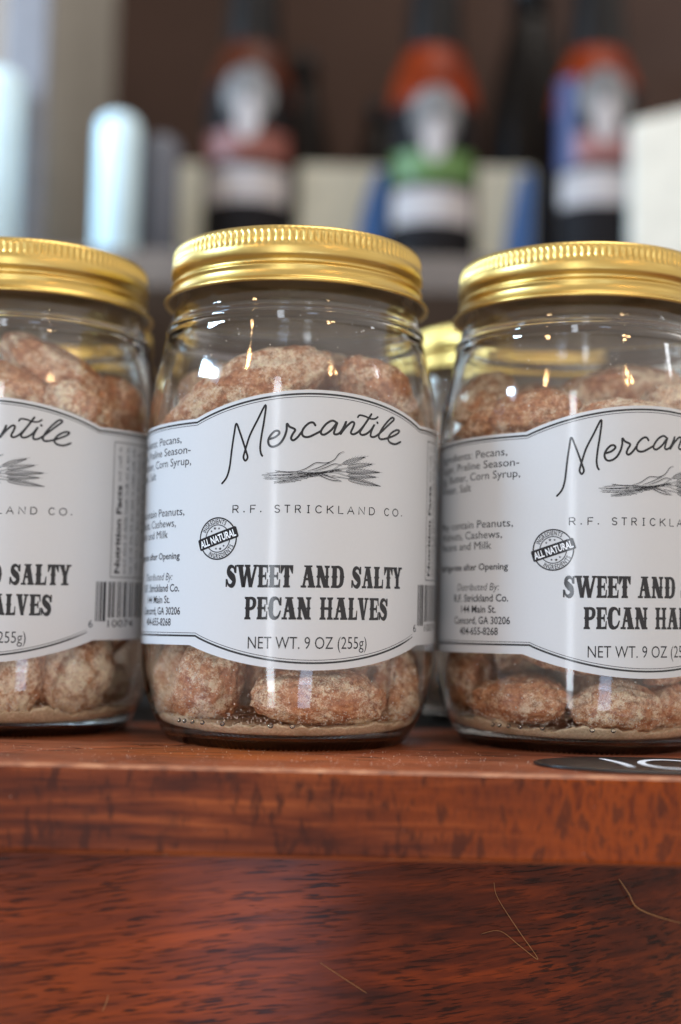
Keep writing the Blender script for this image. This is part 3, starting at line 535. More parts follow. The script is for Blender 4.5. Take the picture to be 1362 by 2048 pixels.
NUTS = {"c":[[9.0,-24.5,14.2,0,3,18,38,20,17.5,0],
[-20.5,-20.5,19.0,10,-72,-38,30,21,17,0],
[31.0,-7.5,16.0,0,-70,70,25,16,14,0],
[-32.0,-7.0,17.0,0,-78,-70,26,15,14,0],
[4.3,14.1,13.0,166,0,46,31.4,19.4,15.3,1],
[-13.7,24.0,14.3,-74,0,-156,31.6,18.1,17.5,1],
[-4.4,-9.9,20.8,-1,-55,-141,35.3,20.9,15.8,1],
[-21.7,5.5,14.3,-75,-170,-21,32.0,17.1,17.0,1],
[15.7,-2.2,18.4,39,132,64,32.9,20.6,15.6,1],
[-0.8,21.8,27.1,52,0,52,38.7,19.0,16.2,1],
[26.0,14.9,19.7,97,-12,-60,34.8,21.1,16.4,1],
[-7.8,-28.0,36.7,131,47,-16,37.6,21.3,17.2,1],
[14.0,16.1,33.9,-110,-16,43,31.8,17.3,17.0,1],
[18.3,-21.7,29.7,9,-169,52,31.9,20.5,17.1,1],
[-21.3,15.6,31.9,55,13,-110,37.8,21.4,15.8,1],
[28.8,6.7,38.5,38,-30,101,31.0,18.8,16.1,1],
[-30.4,-2.0,41.5,-106,7,-86,38.0,18.7,15.6,1],
[-3.6,-0.7,36.3,16,13,-12,38.4,19.3,15.5,1],
[23.3,-10.5,45.5,11,153,24,34.5,17.1,15.5,1],
[-18.9,-13.7,53.9,37,-29,-116,35.3,19.1,16.4,1],
[11.0,-28.8,48.4,81,-2,-159,35.8,21.3,14.9,1],
[-8.5,-27.3,62.5,-113,-126,27,32.7,19.7,15.1,1],
[13.4,7.2,49.1,150,-1,83,32.1,18.0,16.8,1],
[-15.9,25.6,53.3,-70,140,34,32.2,18.5,16.9,1],
[-24.6,4.5,56.8,14,35,33,37.8,19.0,14.8,1],
[0.9,-13.8,47.2,-28,150,-2,30.8,18.3,16.8,1],
[7.2,22.7,61.1,31,13,120,36.9,18.2,15.2,1],
[27.8,9.9,58.3,-126,10,103,29.0,21.2,17.1,1],
[-2.5,7.8,53.0,-117,-21,-87,36.5,20.8,16.3,1],
[4.8,29.7,44.1,-105,-6,-7,34.9,18.3,16.8,1],
[20.4,20.1,73.3,178,0,-43,38.0,19.6,14.0,1],
[25.3,-13.4,64.5,-94,-26,42,33.1,21.2,16.1,1],
[-4.4,25.8,73.5,38,42,-116,32.5,17.9,15.9,1],
[21.0,0.4,80.8,15,12,-168,37.2,17.0,16.2,1],
[-26.6,-13.3,73.4,-117,12,-62,33.2,19.1,16.7,1],
[7.3,-10.3,66.3,61,-17,-137,38.7,20.8,14.3,1],
[6.5,-30.5,72.0,-76,-138,9,34.9,18.6,14.7,1],
[-0.4,6.7,73.4,134,40,-25,29.8,17.8,15.3,1],
[-13.5,0.8,66.9,61,-1,97,33.3,18.7,15.7,1],
[-21.4,21.6,71.6,126,-53,40,34.4,20.1,14.3,1],
[2.4,8.2,90.7,-5,-177,-69,38.0,20.6,14.9,1],
[-24.2,-14.6,91.0,46,-10,119,36.9,20.0,16.6,1],
[18.3,-16.7,81.4,154,0,16,36.7,17.2,14.3,1],
[27.3,-9.1,96.9,-104,9,68,30.2,20.8,16.4,1],
[12.1,27.4,89.7,71,-165,-20,36.7,19.3,16.5,1],
[-9.1,-10.9,81.3,17,10,-73,34.6,20.7,14.8,1],
[-26.8,7.2,82.2,76,120,-9,32.7,18.8,15.2,1],
[-7.0,-14.6,96.4,-26,9,-93,36.5,17.7,16.4,1],
[8.5,-20.5,96.4,-114,12,61,38.0,17.7,14.3,1],
[-21.0,-7.1,107.1,158,-21,-73,38,20,18,2],
[20.5,12.4,97.6,31,33,-14,33,19,16,2],
[13.5,-1.9,106.6,51,150,11,32,19,17,2]],"r":[[-22.0,-22.5,13.5,0,-4,-38,30,18,15,0],
[6.0,-28.5,12.5,0,3,8,27,17,15.5,0],
[27.0,-20.0,13.0,0,0,50,26,17,15,0],
[-8.0,-24.0,28.0,0,12,-15,30,17,15,0],
[22.0,-23.0,27.0,0,-10,40,30,17,15,0],
[13.8,4.3,13.8,10,-7,158,35.2,20.3,16.8,1],
[16.9,23.3,15.7,-120,-9,-33,38.4,19.9,17.2,1],
[29.7,-0.2,23.9,168,4,-80,29.1,18.0,15.0,1],
[-14.2,-5.8,13.1,44,1,121,35.2,17.6,14.0,1],
[13.0,3.8,31.0,-15,157,-68,31.9,21.3,15.9,1],
[-13.4,18.6,13.0,-163,-1,8,37.9,18.3,15.3,1],
[13.6,25.8,32.5,-147,-14,-22,29.0,20.1,15.2,1],
[5.5,-11.7,21.0,-19,124,-51,36.0,17.3,17.4,1],
[-6.8,11.2,27.7,28,35,-153,32.7,19.6,14.0,1],
[-23.3,-0.0,39.6,-2,-167,53,38.3,21.2,15.2,1],
[-8.7,-7.7,31.6,42,27,170,37.0,20.9,14.1,1],
[-29.5,6.0,22.6,103,-33,73,32.4,21.2,15.9,1],
[15.4,8.5,46.0,40,-170,25,35.9,21.5,14.6,1],
[6.6,-29.5,39.7,-71,9,-162,34.9,20.7,15.6,1],
[-12.3,-9.4,50.6,-3,15,12,37.4,17.6,16.6,1],
[-18.7,-24.7,44.6,-101,24,141,30.5,20.8,15.0,1],
[-19.4,-0.8,65.8,-24,-167,22,33.9,20.3,15.7,1],
[10.4,26.9,48.2,15,19,154,38.6,19.8,15.7,1],
[-12.3,25.9,36.7,163,29,32,32.6,20.5,16.7,1],
[-20.2,20.8,68.5,14,4,-145,31.8,19.2,16.7,1],
[-7.6,11.4,49.4,-179,10,48,29.1,19.5,14.9,1],
[-28.0,10.0,53.2,-55,2,69,32.5,19.9,16.6,1],
[-16.8,-24.4,64.9,-55,16,-34,38.8,21.3,15.8,1],
[29.1,-8.0,41.0,103,-8,-107,35.9,20.2,16.6,1],
[-28.6,2.6,82.6,-136,16,94,35.2,20.5,16.2,1],
[26.9,9.6,63.6,-15,-9,-73,31.2,20.1,16.2,1],
[2.4,17.0,61.8,-10,-178,18,32.2,17.8,14.7,1],
[-2.6,-12.4,65.3,7,51,-85,31.4,21.1,14.0,1],
[-8.3,29.3,56.1,-79,26,-164,32.7,17.2,16.1,1],
[14.0,-25.5,59.0,-147,-13,24,37.2,18.9,16.8,1],
[3.4,30.2,76.5,99,-156,-6,38.6,21.4,16.1,1],
[16.9,-7.6,56.2,27,5,-174,35.2,17.6,16.2,1],
[-19.5,-18.4,97.4,-25,-2,129,38.7,18.7,17.4,1],
[4.0,-25.2,73.9,-8,178,44,33.2,18.4,17.4,1],
[-17.8,17.5,86.9,32,28,95,33.4,18.3,16.7,1],
[12.6,3.4,71.3,33,11,-88,36.8,18.1,14.9,1],
[25.4,-11.2,76.5,63,-6,83,35.4,19.7,16.6,1],
[-4.5,5.9,78.6,-14,-17,-22,32.0,19.4,15.6,1],
[-10.4,-16.3,82.2,20,156,-14,33.6,21.1,17.1,1],
[19.7,9.5,86.3,5,-159,42,36.1,19.8,15.7,1],
[12.0,-15.6,89.6,-78,-12,-65,32.0,20.7,14.2,1],
[4.8,18.3,90.7,-29,5,44,38.1,17.6,15.7,1],
[-9.3,25.0,99.4,-138,32,45,34,19,17,2],
[28.1,-7.8,93.3,35,16,66,34,19,16,2],
[17.0,12.2,102.0,-3,11,13,34,19,16,2]],"l":[[26.0,-20.5,18.5,30,-55,45,27,22,20,0],
[8.0,-28.0,17.0,0,-78,15,26,16,15,0],
[-10.0,-28.0,16.0,0,-82,-15,25,18,16,0],
[23.8,6.7,13.5,-21,-5,64,31.3,21.3,14.4,1],
[-11.6,9.9,13.2,17,-178,54,35.4,19.1,15.6,1],
[-19.5,-14.4,15.1,62,-159,43,29.2,18.2,15.4,1],
[-30.5,1.0,19.5,-106,-1,91,29.6,19.8,15.3,1],
[28.0,3.0,29.6,136,11,105,38.0,19.6,14.5,1],
[-13.1,26.3,22.3,55,-179,25,34.8,20.3,17.1,1],
[11.9,24.6,15.2,6,26,163,30.0,20.1,16.5,1],
[3.7,5.4,22.1,30,6,24,34.3,19.3,14.2,1],
[-21.4,7.8,30.8,-8,-146,10,29.1,18.5,14.9,1],
[3.9,-12.2,15.5,-164,28,14,33.0,17.7,16.3,1],
[-22.4,-15.3,31.7,-171,5,-42,36.6,18.5,14.6,1],
[10.6,27.2,31.9,-178,10,-15,34.9,18.3,14.3,1],
[-8.7,18.2,38.7,-2,-174,-57,34.0,20.2,17.4,1],
[12.7,2.8,35.2,-165,12,-81,36.4,18.6,17.4,1],
[-2.9,-10.7,34.1,-29,5,-43,38.7,20.4,17.5,1],
[20.1,-23.1,38.0,100,-10,41,35.1,19.2,15.7,1],
[-21.4,10.1,48.2,12,19,-63,33.4,20.3,16.5,1],
[22.8,-2.7,49.2,115,-5,145,33.5,17.5,16.5,1],
[19.2,-18.7,59.4,-101,-30,92,29.9,21.4,16.6,1],
[-1.1,-28.4,44.1,0,-25,-2,36.4,19.9,14.0,1],
[16.7,20.7,48.4,-5,37,84,31.2,18.3,15.9,1],
[-5.4,19.2,55.0,23,176,-50,35.3,21.3,16.7,1],
[2.8,-6.2,48.5,0,-177,-48,37.5,18.4,15.0,1],
[10.8,1.7,63.3,-5,171,51,37.2,19.7,15.3,1],
[30.2,-3.1,65.6,-56,-35,-101,29.7,20.3,14.9,1],
[27.1,11.3,77.4,-22,20,108,37.0,19.3,15.0,1],
[-19.6,-21.8,49.3,176,-27,-43,36.5,18.1,16.8,1],
[7.9,27.7,63.7,15,-5,156,32.9,19.9,16.7,1],
[-0.8,-22.5,58.8,22,167,-60,35.9,17.4,15.6,1],
[-12.2,-18.2,70.3,42,14,-94,37.7,19.9,15.1,1],
[-28.5,-7.8,60.5,123,-16,-75,37.3,20.7,16.5,1],
[-15.0,3.9,62.2,150,12,-41,34.2,17.5,16.5,1],
[9.5,15.4,77.9,-119,0,73,36.8,17.4,14.8,1],
[-28.1,-5.4,77.8,26,166,-74,34.6,20.3,16.9,1],
[5.5,-21.1,74.5,-44,-8,-95,34.6,21.2,17.5,1],
[-26.4,-3.5,94.7,-67,2,97,36.6,17.3,17.1,1],
[-10.8,-17.4,87.7,-24,172,45,38.0,21.2,16.4,1],
[-5.2,17.9,74.6,96,-22,87,32.1,20.1,15.7,1],
[15.2,-25.2,86.7,4,43,19,38.4,18.3,14.8,1],
[-13.9,6.4,85.9,-123,-15,85,32.9,17.2,15.3,1],
[27.8,9.4,97.5,43,-26,115,35.9,17.4,14.6,1],
[-22.3,19.6,75.3,78,-43,-125,38.7,17.5,17.5,1],
[14.6,0.6,87.5,151,19,-94,38.5,19.9,15.7,1],
[11.5,-7.7,100.9,32,-17,42,37.1,18.7,16.2,1],
[26.3,-14.0,92.7,62,-123,54,29.3,18.0,15.3,1],
[0.9,18.7,92.0,-87,6,82,37,18,16,2],
[-11.5,3.9,102.1,-150,6,-70,33,19,17,2],
[8.6,21.1,107.5,96,-9,123,30,19,17,2]],"b":[[-26.7,-8.4,14.3,143,4,-69,33.5,19.5,17.2,1],
[2.4,20.9,13.6,17,11,-94,35.3,20.6,14.3,1],
[2.2,-22.9,13.6,9,173,-22,38.8,21.3,16.3,1],
[-10.9,-27.3,24.4,-173,-18,-21,30.9,18.1,14.1,1],
[-17.7,23.1,16.2,-57,26,-129,34.0,20.0,15.6,1],
[28.1,-0.5,13.3,-157,-1,-89,32.2,18.0,15.0,1],
[21.2,15.2,21.2,-32,37,107,38.6,20.8,14.0,1],
[8.0,-4.2,14.8,20,17,-28,29.7,19.8,16.7,1],
[26.0,-14.2,24.8,166,-22,62,30.2,18.1,14.4,1],
[-14.2,3.8,17.7,-27,-131,44,30.9,20.3,14.5,1],
[9.3,-18.8,31.2,134,17,-82,38.7,20.6,15.1,1],
[-2.0,14.2,26.1,-10,-3,167,30.0,21.5,14.7,1],
[-5.0,-6.3,27.9,5,-152,-97,29.9,19.6,14.9,1],
[11.1,29.0,30.9,97,-4,-21,34.7,20.9,14.6,1],
[12.6,9.9,38.9,-51,-20,117,36.4,21.2,14.7,1],
[-22.7,-13.1,31.5,19,-25,-5,29.4,21.3,14.8,1],
[28.2,13.3,42.4,-75,12,-63,30.8,20.2,14.2,1],
[14.0,-21.4,52.9,59,163,3,38.2,17.9,14.1,1],
[-5.6,-29.3,39.7,16,-6,-12,34.7,17.6,15.3,1],
[-29.3,6.5,28.1,-19,52,97,30.4,17.2,14.1,1],
[25.1,-14.7,40.3,45,17,-112,33.8,20.3,15.1,1],
[-20.9,19.9,37.8,21,25,52,36.4,20.2,16.8,1],
[-14.3,-15.2,48.8,24,-174,23,33.2,20.6,17.0,1],
[11.2,-4.2,49.2,-174,-15,-19,29.8,19.9,17.5,1],
[-6.5,25.6,46.6,123,62,-35,33.4,20.8,14.3,1],
[-11.7,4.8,44.5,-76,4,-149,36.0,19.2,16.2,1],
[-30.1,-1.0,56.1,-72,-38,90,31.0,17.8,17.2,1],
[3.8,-12.2,62.5,2,169,-1,31.0,18.9,16.8,1],
[4.6,8.6,59.8,56,-21,-129,30.4,19.2,16.9,1],
[6.0,29.2,55.0,162,42,-6,33.5,18.2,14.7,1],
[-7.4,-30.2,57.6,-100,11,-14,38.8,19.0,14.3,1],
[2.6,-27.5,72.2,59,-176,-16,32.1,20.6,14.1,1],
[-22.6,20.2,59.5,-42,39,-132,30.4,17.2,16.2,1],
[26.5,-14.7,72.6,119,-19,62,35.8,17.9,15.7,1],
[-14.8,3.9,64.4,-94,-13,-111,31.7,18.6,16.4,1],
[16.4,25.0,67.4,70,-122,-27,38.1,17.4,17.3,1],
[-5.5,-7.0,76.4,-7,-170,62,32.8,19.6,17.1,1],
[29.6,1.8,58.8,54,-3,92,36.2,20.7,16.2,1],
[21.3,7.4,73.3,-37,-13,53,34.4,20.6,15.1,1],
[-23.8,-18.3,71.7,-119,-31,-55,34.5,20.5,15.7,1],
[-15.5,16.3,85.7,-42,-171,-46,32.4,20.5,14.5,1],
[23.3,1.7,101.7,55,-143,-34,38.5,19.2,17.3,1],
[-4.7,22.2,74.1,42,-171,-41,35.4,19.4,17.0,1],
[9.3,1.3,88.0,-50,-165,-21,31.1,20.8,17.4,1],
[-18.5,7.7,99.3,-21,-151,-42,35.1,17.1,17.4,1],
[-21.8,-10.0,87.2,141,18,76,35.9,17.3,15.9,1],
[-5.4,-29.4,89.4,-85,11,165,30.3,19.0,16.9,1],
[-4.3,-13.9,95.5,-10,24,7,38.3,17.6,16.7,1],
[12.1,-18.5,81.0,-1,31,109,32.6,19.8,14.4,1],
[24.7,17.4,92.4,-62,28,-47,34.3,19.0,15.3,1],
[4.8,23.2,89.8,-50,-154,-52,35.4,19.4,17.0,1],
[-30.1,6.8,76.0,100,12,77,38.0,18.4,15.1,1],
[-2.8,0.1,105.9,-23,-161,13,31.4,20.3,14.9,1],
[21.2,-15.1,93.9,22,-42,-168,33.0,20.1,14.1,1]]}
# the visible top of each pile: x, y, z from the jar's axis, rotation, size
TOPS = {'c': [(-8, -15, 98.5, 0, -21, 10, 40, 20, 18), (10, 9, 103, 0, 8, -8, 34, 19, 16), (25, -5, 97, 10, 22, 52, 34, 20, 17), (-22, 13, 101, 0, -12, 30, 33, 19, 16), (-27, -15, 88, 15, -30, -42, 30, 19, 16), (6, -27, 86, 0, 8, 10, 36, 19, 16), (28, 10, 96, 0, 10, 80, 30, 18, 16), (0, 26, 99, 0, 4, 5, 36, 19, 16)],
        'r': [(-19, -19, 90, 0, -12, -30, 34, 19, 17), (14, 3, 102, 0, -6, 8, 41, 20, 17), (-29, 0, 98, 0, -30, 75, 32, 19, 17), (12, -26, 88, 0, 6, 18, 36, 19, 16), (-8, 14, 98, 0, 5, -20, 34, 19, 16), (29, -10, 94, 0, 10, 60, 32, 19, 16)],
        'l': [(12, -10, 103, 0, 30, 6, 39, 18, 16), (-3, -20, 97, 0, 18, -8, 36, 19, 17), (23, -20, 90, 0, 25, 45, 26, 20, 17), (28, 2, 92, 0, 35, 75, 30, 19, 16), (-12, 12, 101, 0, 0, 20, 36, 19, 16), (12, 20, 95, 0, 10, -30, 34, 19, 16)]}
for _k, _v in TOPS.items():
    NUTS[_k] = [q for q in NUTS[_k] if q[9] == 0 or (q[9] == 1 and q[2] < 84)]+[list(q)+[2] for q in _v]
WHERE = {'c': 'middle', 'r': 'right', 'l': 'left'}
SPECIAL = {'c': ['large sugared pecan lying crosswise at the bottom front of the middle jar', 'broad upright sugared pecan at the bottom left of the middle jar', 'small pecan at the bottom right side of the middle jar', 'small pecan at the bottom left edge of the middle jar', 'long pecan slanting across the top front of the middle jar', 'pecan on top of the pile behind the long slanting one, middle jar', 'pecan high on the pile at the right side of the middle jar', 'pecan high on the pile at the back left of the middle jar'],
           'r': ['pecan lying on the floor of the right jar, leftmost of its bottom row', 'pale sugared pecan lying at the bottom front centre of the right jar', 'pecan at the bottom of the right jar near the picture edge', 'pecan just under the label of the right jar, left of centre', 'pecan just under the label of the right jar, near the picture edge', 'pecan just above the label of the right jar, left of centre', 'long pecan crowning the pile in the right jar', 'reddish pecan high against the left wall of the right jar'],
           'l': ['big round pecan at the bottom right of the left jar', 'upright pecan at the bottom of the left jar, next to the big round one', 'upright pecan at the bottom of the left jar, nearest the picture edge', 'long pecan slanting on top of the pile in the left jar', 'pecan on top of the pile in the left jar, nearest the picture edge', 'rounded pecan just above the label corner of the left jar']}
def rin(z):
    P = [(2.45, 0), (2.95, 30.5), (4.5, 34.2), (7.6, 36.3), (12, 37.7), (18, 38.4), (24, 38.6)]
    for (z0, r0_), (z1, r1_) in zip(P, P[1:]):
        if z <= z1: return r0_+(r1_-r0_)*(z-z0)/(z1-z0)
    return 38.6
def rin_hi(z):
    P = [(84, 38.6), (90, 38.4), (95.5, 37.7), (102, 36.4), (109.5, 34.6), (115, 33), (120, 31.7), (140, 31)]
    if z < 24: return rin(z)
    for (z0, a), (z1, b) in zip(P, P[1:]):
        if z0 <= z <= z1: return a+(b-a)*(z-z0)/(z1-z0)
    return 38.6
BALL = [Vector((math.cos(t)*math.sqrt(1-h*h), math.sin(t)*math.sqrt(1-h*h), h)) for h in (-.95, -.75, -.5, -.25, 0, .25, .5, .75, .95) for t in [k*math.pi/9 for k in range(18)]]
def keep_inside(m, dims):                       # shift a pecan so that it stays within the glass
    t = m.translation.copy(); rot = m.to_3x3()
    pts_ = [rot @ Vector((b.x*dims[0]*.525, b.y*dims[1]*.525, b.z*dims[2]*.525)) for b in BALL]
    for _ in range(10):
        worst, push = 0, None; low = 9
        for p in pts_:
            q = t+p; low = min(low, q.z-3.2); ex = math.hypot(q.x, q.y)-(rin_hi(max(q.z, 4.6))-.25)
            if ex > worst: worst = ex; push = Vector((q.x, q.y, 0)).normalized()
        if low < 0: t.z -= low
        if push is None: break
        t -= push*(worst+.05)
    return t
def fill(jar, data, spin, zoff, zmax=200):
    x, y, _ = JARS[jar]; rnd = random.Random(jar); sp = iter(SPECIAL.get(jar, []))
    for (lx, ly, lz, ex, ey, ez, dx, dy, dz, flag) in data:
        if lz > zmax: continue
        o = bpy.data.objects.new('candied_pecan', NUTS_ME[rnd.randrange(7)]); COL.objects.link(o)
        m = Matrix.Rotation(spin, 4, 'Z') @ Matrix.Translation((lx, ly, lz)) @ Euler((R_(ex), R_(ey), R_(ez))).to_matrix().to_4x4()
        t = keep_inside(m, (dx, dy, dz)); o.location = Vector((x+t.x, y+t.y, t.z+zoff))*S; o.rotation_euler = m.to_euler(); o.scale = (dx/2, dy/2, dz/2)
        if jar in WHERE: nm = 'pecans in the %s jar' % WHERE[jar]; lab = next(sp, None) if flag != 1 else None; lab = lab or 'sugar-coated pecan packed among the others inside the %s front jar' % WHERE[jar]
        elif jar == 'b': nm = 'pecans in the rear right jar'; lab = 'sugar-coated pecan inside the rear jar showing between middle and right jars'
        else: nm = 'pecans in the rear left jar'; lab = 'sugar-coated pecan inside the rear jar behind the left front jar'
        tag(o, lab, 'pecan', nm)
fill('c', NUTS['c'], 0, 0); fill('r', NUTS['r'], 0, 0); fill('l', NUTS['l'], 0, 0); fill('b', NUTS['b'], 0, -.6); fill('d', NUTS['b'], 2.1, -.6)

# ------------------------------------------------------------------ loose sugar
def sugar_bed(seed):
    vs, fs = [], []; n = 240; m = 26; o = Vector((seed*7.1, 3.3, 1))
    for k in range(m+1):
        for i in range(n):
            a = 2*math.pi*i/n; e = Vector((math.cos(a)*2.2, math.sin(a)*2.2, 0))
            zt = 7.2+1.9*noise.noise(e+o)+1.1*noise.noise(e*3.1+o)+1.1*noise.noise(e*9+o)+.9*noise.noise(e*26+o)
            zt = max(zt, 4.3); rm = rin(zt)-.22; t = k/m; r = rm*t
            q = Vector((r*math.sin(a)*.3, r*math.cos(a)*.3, seed)); z = zt-(1-t)*1.0+.35*noise.noise(q*4)*(1-t)
            vs.append((max(r, .01)*math.sin(a), -max(r, .01)*math.cos(a), z))
    for k in range(8):                         # the side against the glass
        for i in range(n):
            a = 2*math.pi*i/n; zt = vs[m*n+i][2]; z = zt+(3.05-zt)*(k+1)/8; r = max(rin(max(z, 2.96))-.16, 12)
            vs.append((r*math.sin(a), -r*math.cos(a), z))
    for k in range(m+8):
        for i in range(n): j = (i+1) % n; fs.append((k*n+i, k*n+j, (k+1)*n+j, (k+1)*n+i))
    return mesh('sugar_bed', vs, fs, True)
def specks(pts, sz, seed):
    vs, fs = [], []; rnd = random.Random(seed)
    for p in pts:
        s = sz*rnd.uniform(.4, 1.3); k = len(vs); t = rnd.uniform(0, 6.28)
        for dx, dy, dz in ((1, 0, 0), (-.5, .87, 0), (-.5, -.87, 0), (0, 0, 1), (0, 0, -1)):
            X = dx*math.cos(t)-dy*math.sin(t); Y = dx*math.sin(t)+dy*math.cos(t); vs.append((p[0]+X*s*rnd.uniform(.7, 1.2), p[1]+Y*s*rnd.uniform(.7, 1.2), p[2]+dz*s*rnd.uniform(.6, 1.1)))
        fs += [(k, k+1, k+3), (k+1, k+2, k+3), (k+2, k, k+3), (k+1, k, k+4), (k+2, k+1, k+4), (k, k+2, k+4)]
    return mesh('specks', vs, fs, False)
for q, (jn, word) in enumerate((('c', 'middle'), ('r', 'right'), ('l', 'left'))):
    x, y, _ = JARS[jn]
    o = link('sugar_bed', sugar_bed(q+1), M_sugar, loc=(x, y, 0)); tag(o, 'layer of pale loose sugar on the floor of the %s jar' % word, 'sugar', kind='stuff')
    rnd = random.Random(q+40); pts = []
    for _ in range(420):
        z = rnd.choice((rnd.uniform(8, 28), rnd.uniform(8, 20), rnd.uniform(86, 114))); a = rnd.uniform(-1.9, 1.9); r = rin_hi(z)-.16; pts.append((r*math.sin(a), -r*math.cos(a), z))
    for _ in range(700):
        z = rnd.gauss(8.6, 1.3); a = rnd.uniform(-1.9, 1.9)
        if z > 5: r = rin(z)-rnd.uniform(.2, 1.4); pts.append((r*math.sin(a), -r*math.cos(a), z))
    o = link('sugar_specks', specks(pts, .24, q), M_grain, loc=(x, y, 0)); tag(o, 'fine sugar specks clinging inside the glass of the %s jar' % word, 'sugar', kind='stuff')
rnd = random.Random(77); pts = []
for _ in range(420):
    x = rnd.gauss(-5, 45); y = 314+rnd.betavariate(1.6, 1.6)*48
    if abs(x) < 140: pts.append((x, y, .08))
o = link('sugar_crumbs', specks(pts, .11, 5), M_grain); tag(o, 'scattered sugar crumbs on the shelf in front of the jars', 'crumbs', kind='stuff')

# ------------------------------------------------------------------ round price tag
pt = empty('price_tag', (80, 333, 0)); tag(pt, 'black round price tag with white number lying before the right jar', 'price tag')
vs, fs = lathe([(.02, .15), (30, .15), (31.2, .2), (31.5, .45), (31.2, .7), (30, .75), (.02, .75)], 96)
vs = [(x, y*.52, z) for x, y, z in vs]
d = link('disc', mesh('disc', vs, fs, True), N('tag_black').set(Base_Color=(.010, .009, .009), Roughness=.28, Specular_IOR_Level=.5).m, pt)
ik = Ink(); ik.spline([(-13.0, 9.6), (-10.2, 1.5), (-9.0, -7.2)], [1.4, 1.9, 1.9], 6); ik.ribbon(arc(2.6, .6, 7.4, 9.6, 0, 360, 40)[:-1], 1.9, closed=True)
link('number', mesh('number', [(x, y, .80) for x, y in ik.v], ik.f), plain('chalk_white', (.66, .68, .72), .5), pt)

# ------------------------------------------------------------------ fibres caught on the cabinet
M_fib = plain('straw_fibre', (.36, .17, .06), .5)
def fibre(pts, rad, label):
    c = bpy.data.curves.new('fibre', 'CURVE'); c.dimensions = '3D'; c.bevel_depth = rad*S; c.bevel_resolution = 2
    s = c.splines.new('POLY'); q = []
    for i in range(len(pts)-1):
        p0, p1, p2, p3 = (Vector(pts[max(i-1, 0)]), Vector(pts[i]), Vector(pts[i+1]), Vector(pts[min(i+2, len(pts)-1)]))
        for k in range(6):
            t = k/6; q.append(.5*((2*p1)+(-p0+p2)*t+(2*p0-5*p1+4*p2-p3)*t*t+(-p0+3*p1-3*p2+p3)*t**3))
    q.append(Vector(pts[-1])); s.points.add(len(q)-1)
    for i, p in enumerate(q): s.points[i].co = (p.x*S, p.y*S, p.z*S, 1); s.points[i].radius = .5+.5*math.sin(math.pi*(i+1)/(len(q)+1))
    o = bpy.data.objects.new('t', c); COL.objects.link(o); bpy.context.view_layer.update()
    me = bpy.data.meshes.new_from_object(o.evaluated_get(bpy.context.evaluated_depsgraph_get())); bpy.data.objects.remove(o)
    f = link('straw_fibre', me, M_fib); tag(f, label, 'fibre', 'straw fibres on the cabinet front')
def F3(px, py, lift=.25):
    d = fw+rt*((px-681)/2700)-up*((py-1024)/2700); y = 340.
    for _ in range(6): y = facey(d.x*y/d.y)-lift
    t = y/d.y; return (d.x*t, y, CAMZ+d.z*t)
fibre([F3(988, 1765), F3(995, 1795), F3(1035, 1858, 1.0), F3(1076, 1918), F3(1040, 1892, .8), F3(1000, 1862, .6), F3(962, 1868)], .075, 'thin bent straw fibre hooked on the cabinet front below the price tag')
fibre([F3(640, 1925), F3(690, 1958, .6), F3(733, 1986)], .07, 'short pale fibre low on the middle of the cabinet front')
fibre([F3(1238, 1758, .6), F3(1258, 1788, 1.2), F3(1273, 1814, .6), F3(1312, 1832, .4), F3(1362, 1846)], .16, 'grey fibre in the shadow under the shelf at the right')
fibre([F3(205, 2022), F3(214, 2002, .5), F3(216, 1990)], .08, 'tiny fibre near the bottom left of the cabinet front')

# ------------------------------------------------------------------ shelving unit behind, out of focus
M_cream = plain('cream_paint', (.36, .34, .30), .5); M_grayp = plain('grey_paint', (.17, .17, .19), .5)
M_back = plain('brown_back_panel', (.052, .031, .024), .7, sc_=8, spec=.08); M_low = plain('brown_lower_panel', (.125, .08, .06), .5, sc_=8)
unit = empty('shelving_unit', (0, 900, -100)); tag(unit, 'cream shelving unit with dark brown back panel behind the jars', 'shelving unit')
def part(name, me, mat, parent, at): o = link(name, me, mat, parent); o.location = Vector((-at[0], -at[1], -at[2]))*S; return o
UA = (0, 900, -100)
part('side_panel', boxmesh('side_panel', -234, -207, 900, 1155, -100, 900, 1.5), M_cream, unit, UA)
part('face_strip', boxmesh('face_strip', -236, -206, 893, 899.5, -100, 900, 1.5), M_grayp, unit, UA)
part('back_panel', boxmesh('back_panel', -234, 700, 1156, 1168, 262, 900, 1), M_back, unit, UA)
part('lower_back_panel', boxmesh('lower_back_panel', -234, 700, 1156, 1168, -100, 261, 1), M_low, unit, UA)
part('shelf_board', boxmesh('shelf_board', -206, 700, 850, 1155, 240, 264, 2), plain('shelf_paint', (.15, .125, .11), .5, spec=.15), unit, UA)
M_bglass = plain('dark_bottle_glass', (.006, .004, .003), .25, var=.3, spec=.12); M_amber = plain('amber_sauce', (.135, .016, .002), .4, var=.4, sc_=40, spec=.1); M_neck = plain('black_neck_foil', (.008, .007, .007), .3, spec=.2)
M_dlab = plain('dark_label', (.010, .009, .010), .6, spec=.08); M_lw = plain('label_white', (.40, .37, .37), .6, spec=.1)
def sector(r, a0, a1, z0, z1, n=24, t=.4, shape=None):
    vs, fs = [], []
    for i in range(n+1):
        s = i/n; a = a0+(a1-a0)*s; lo, hi = (z0, z1) if shape is None else shape(s)
        for rr in (r, r+t): vs += [(rr*math.sin(a), -rr*math.cos(a), lo), (rr*math.sin(a), -rr*math.cos(a), hi)]
    for i in range(n):
        a, b = i*4, i*4+4; fs += [(a+2, b+2, b+3, a+3), (a, a+1, b+1, b), (a+1, a+3, b+3, b+1), (a, b, b+2, a+2)]
    fs += [(0, 2, 3, 1), (4*n, 4*n+1, 4*n+3, 4*n+2)]
    return mesh('sector', vs, fs, False)
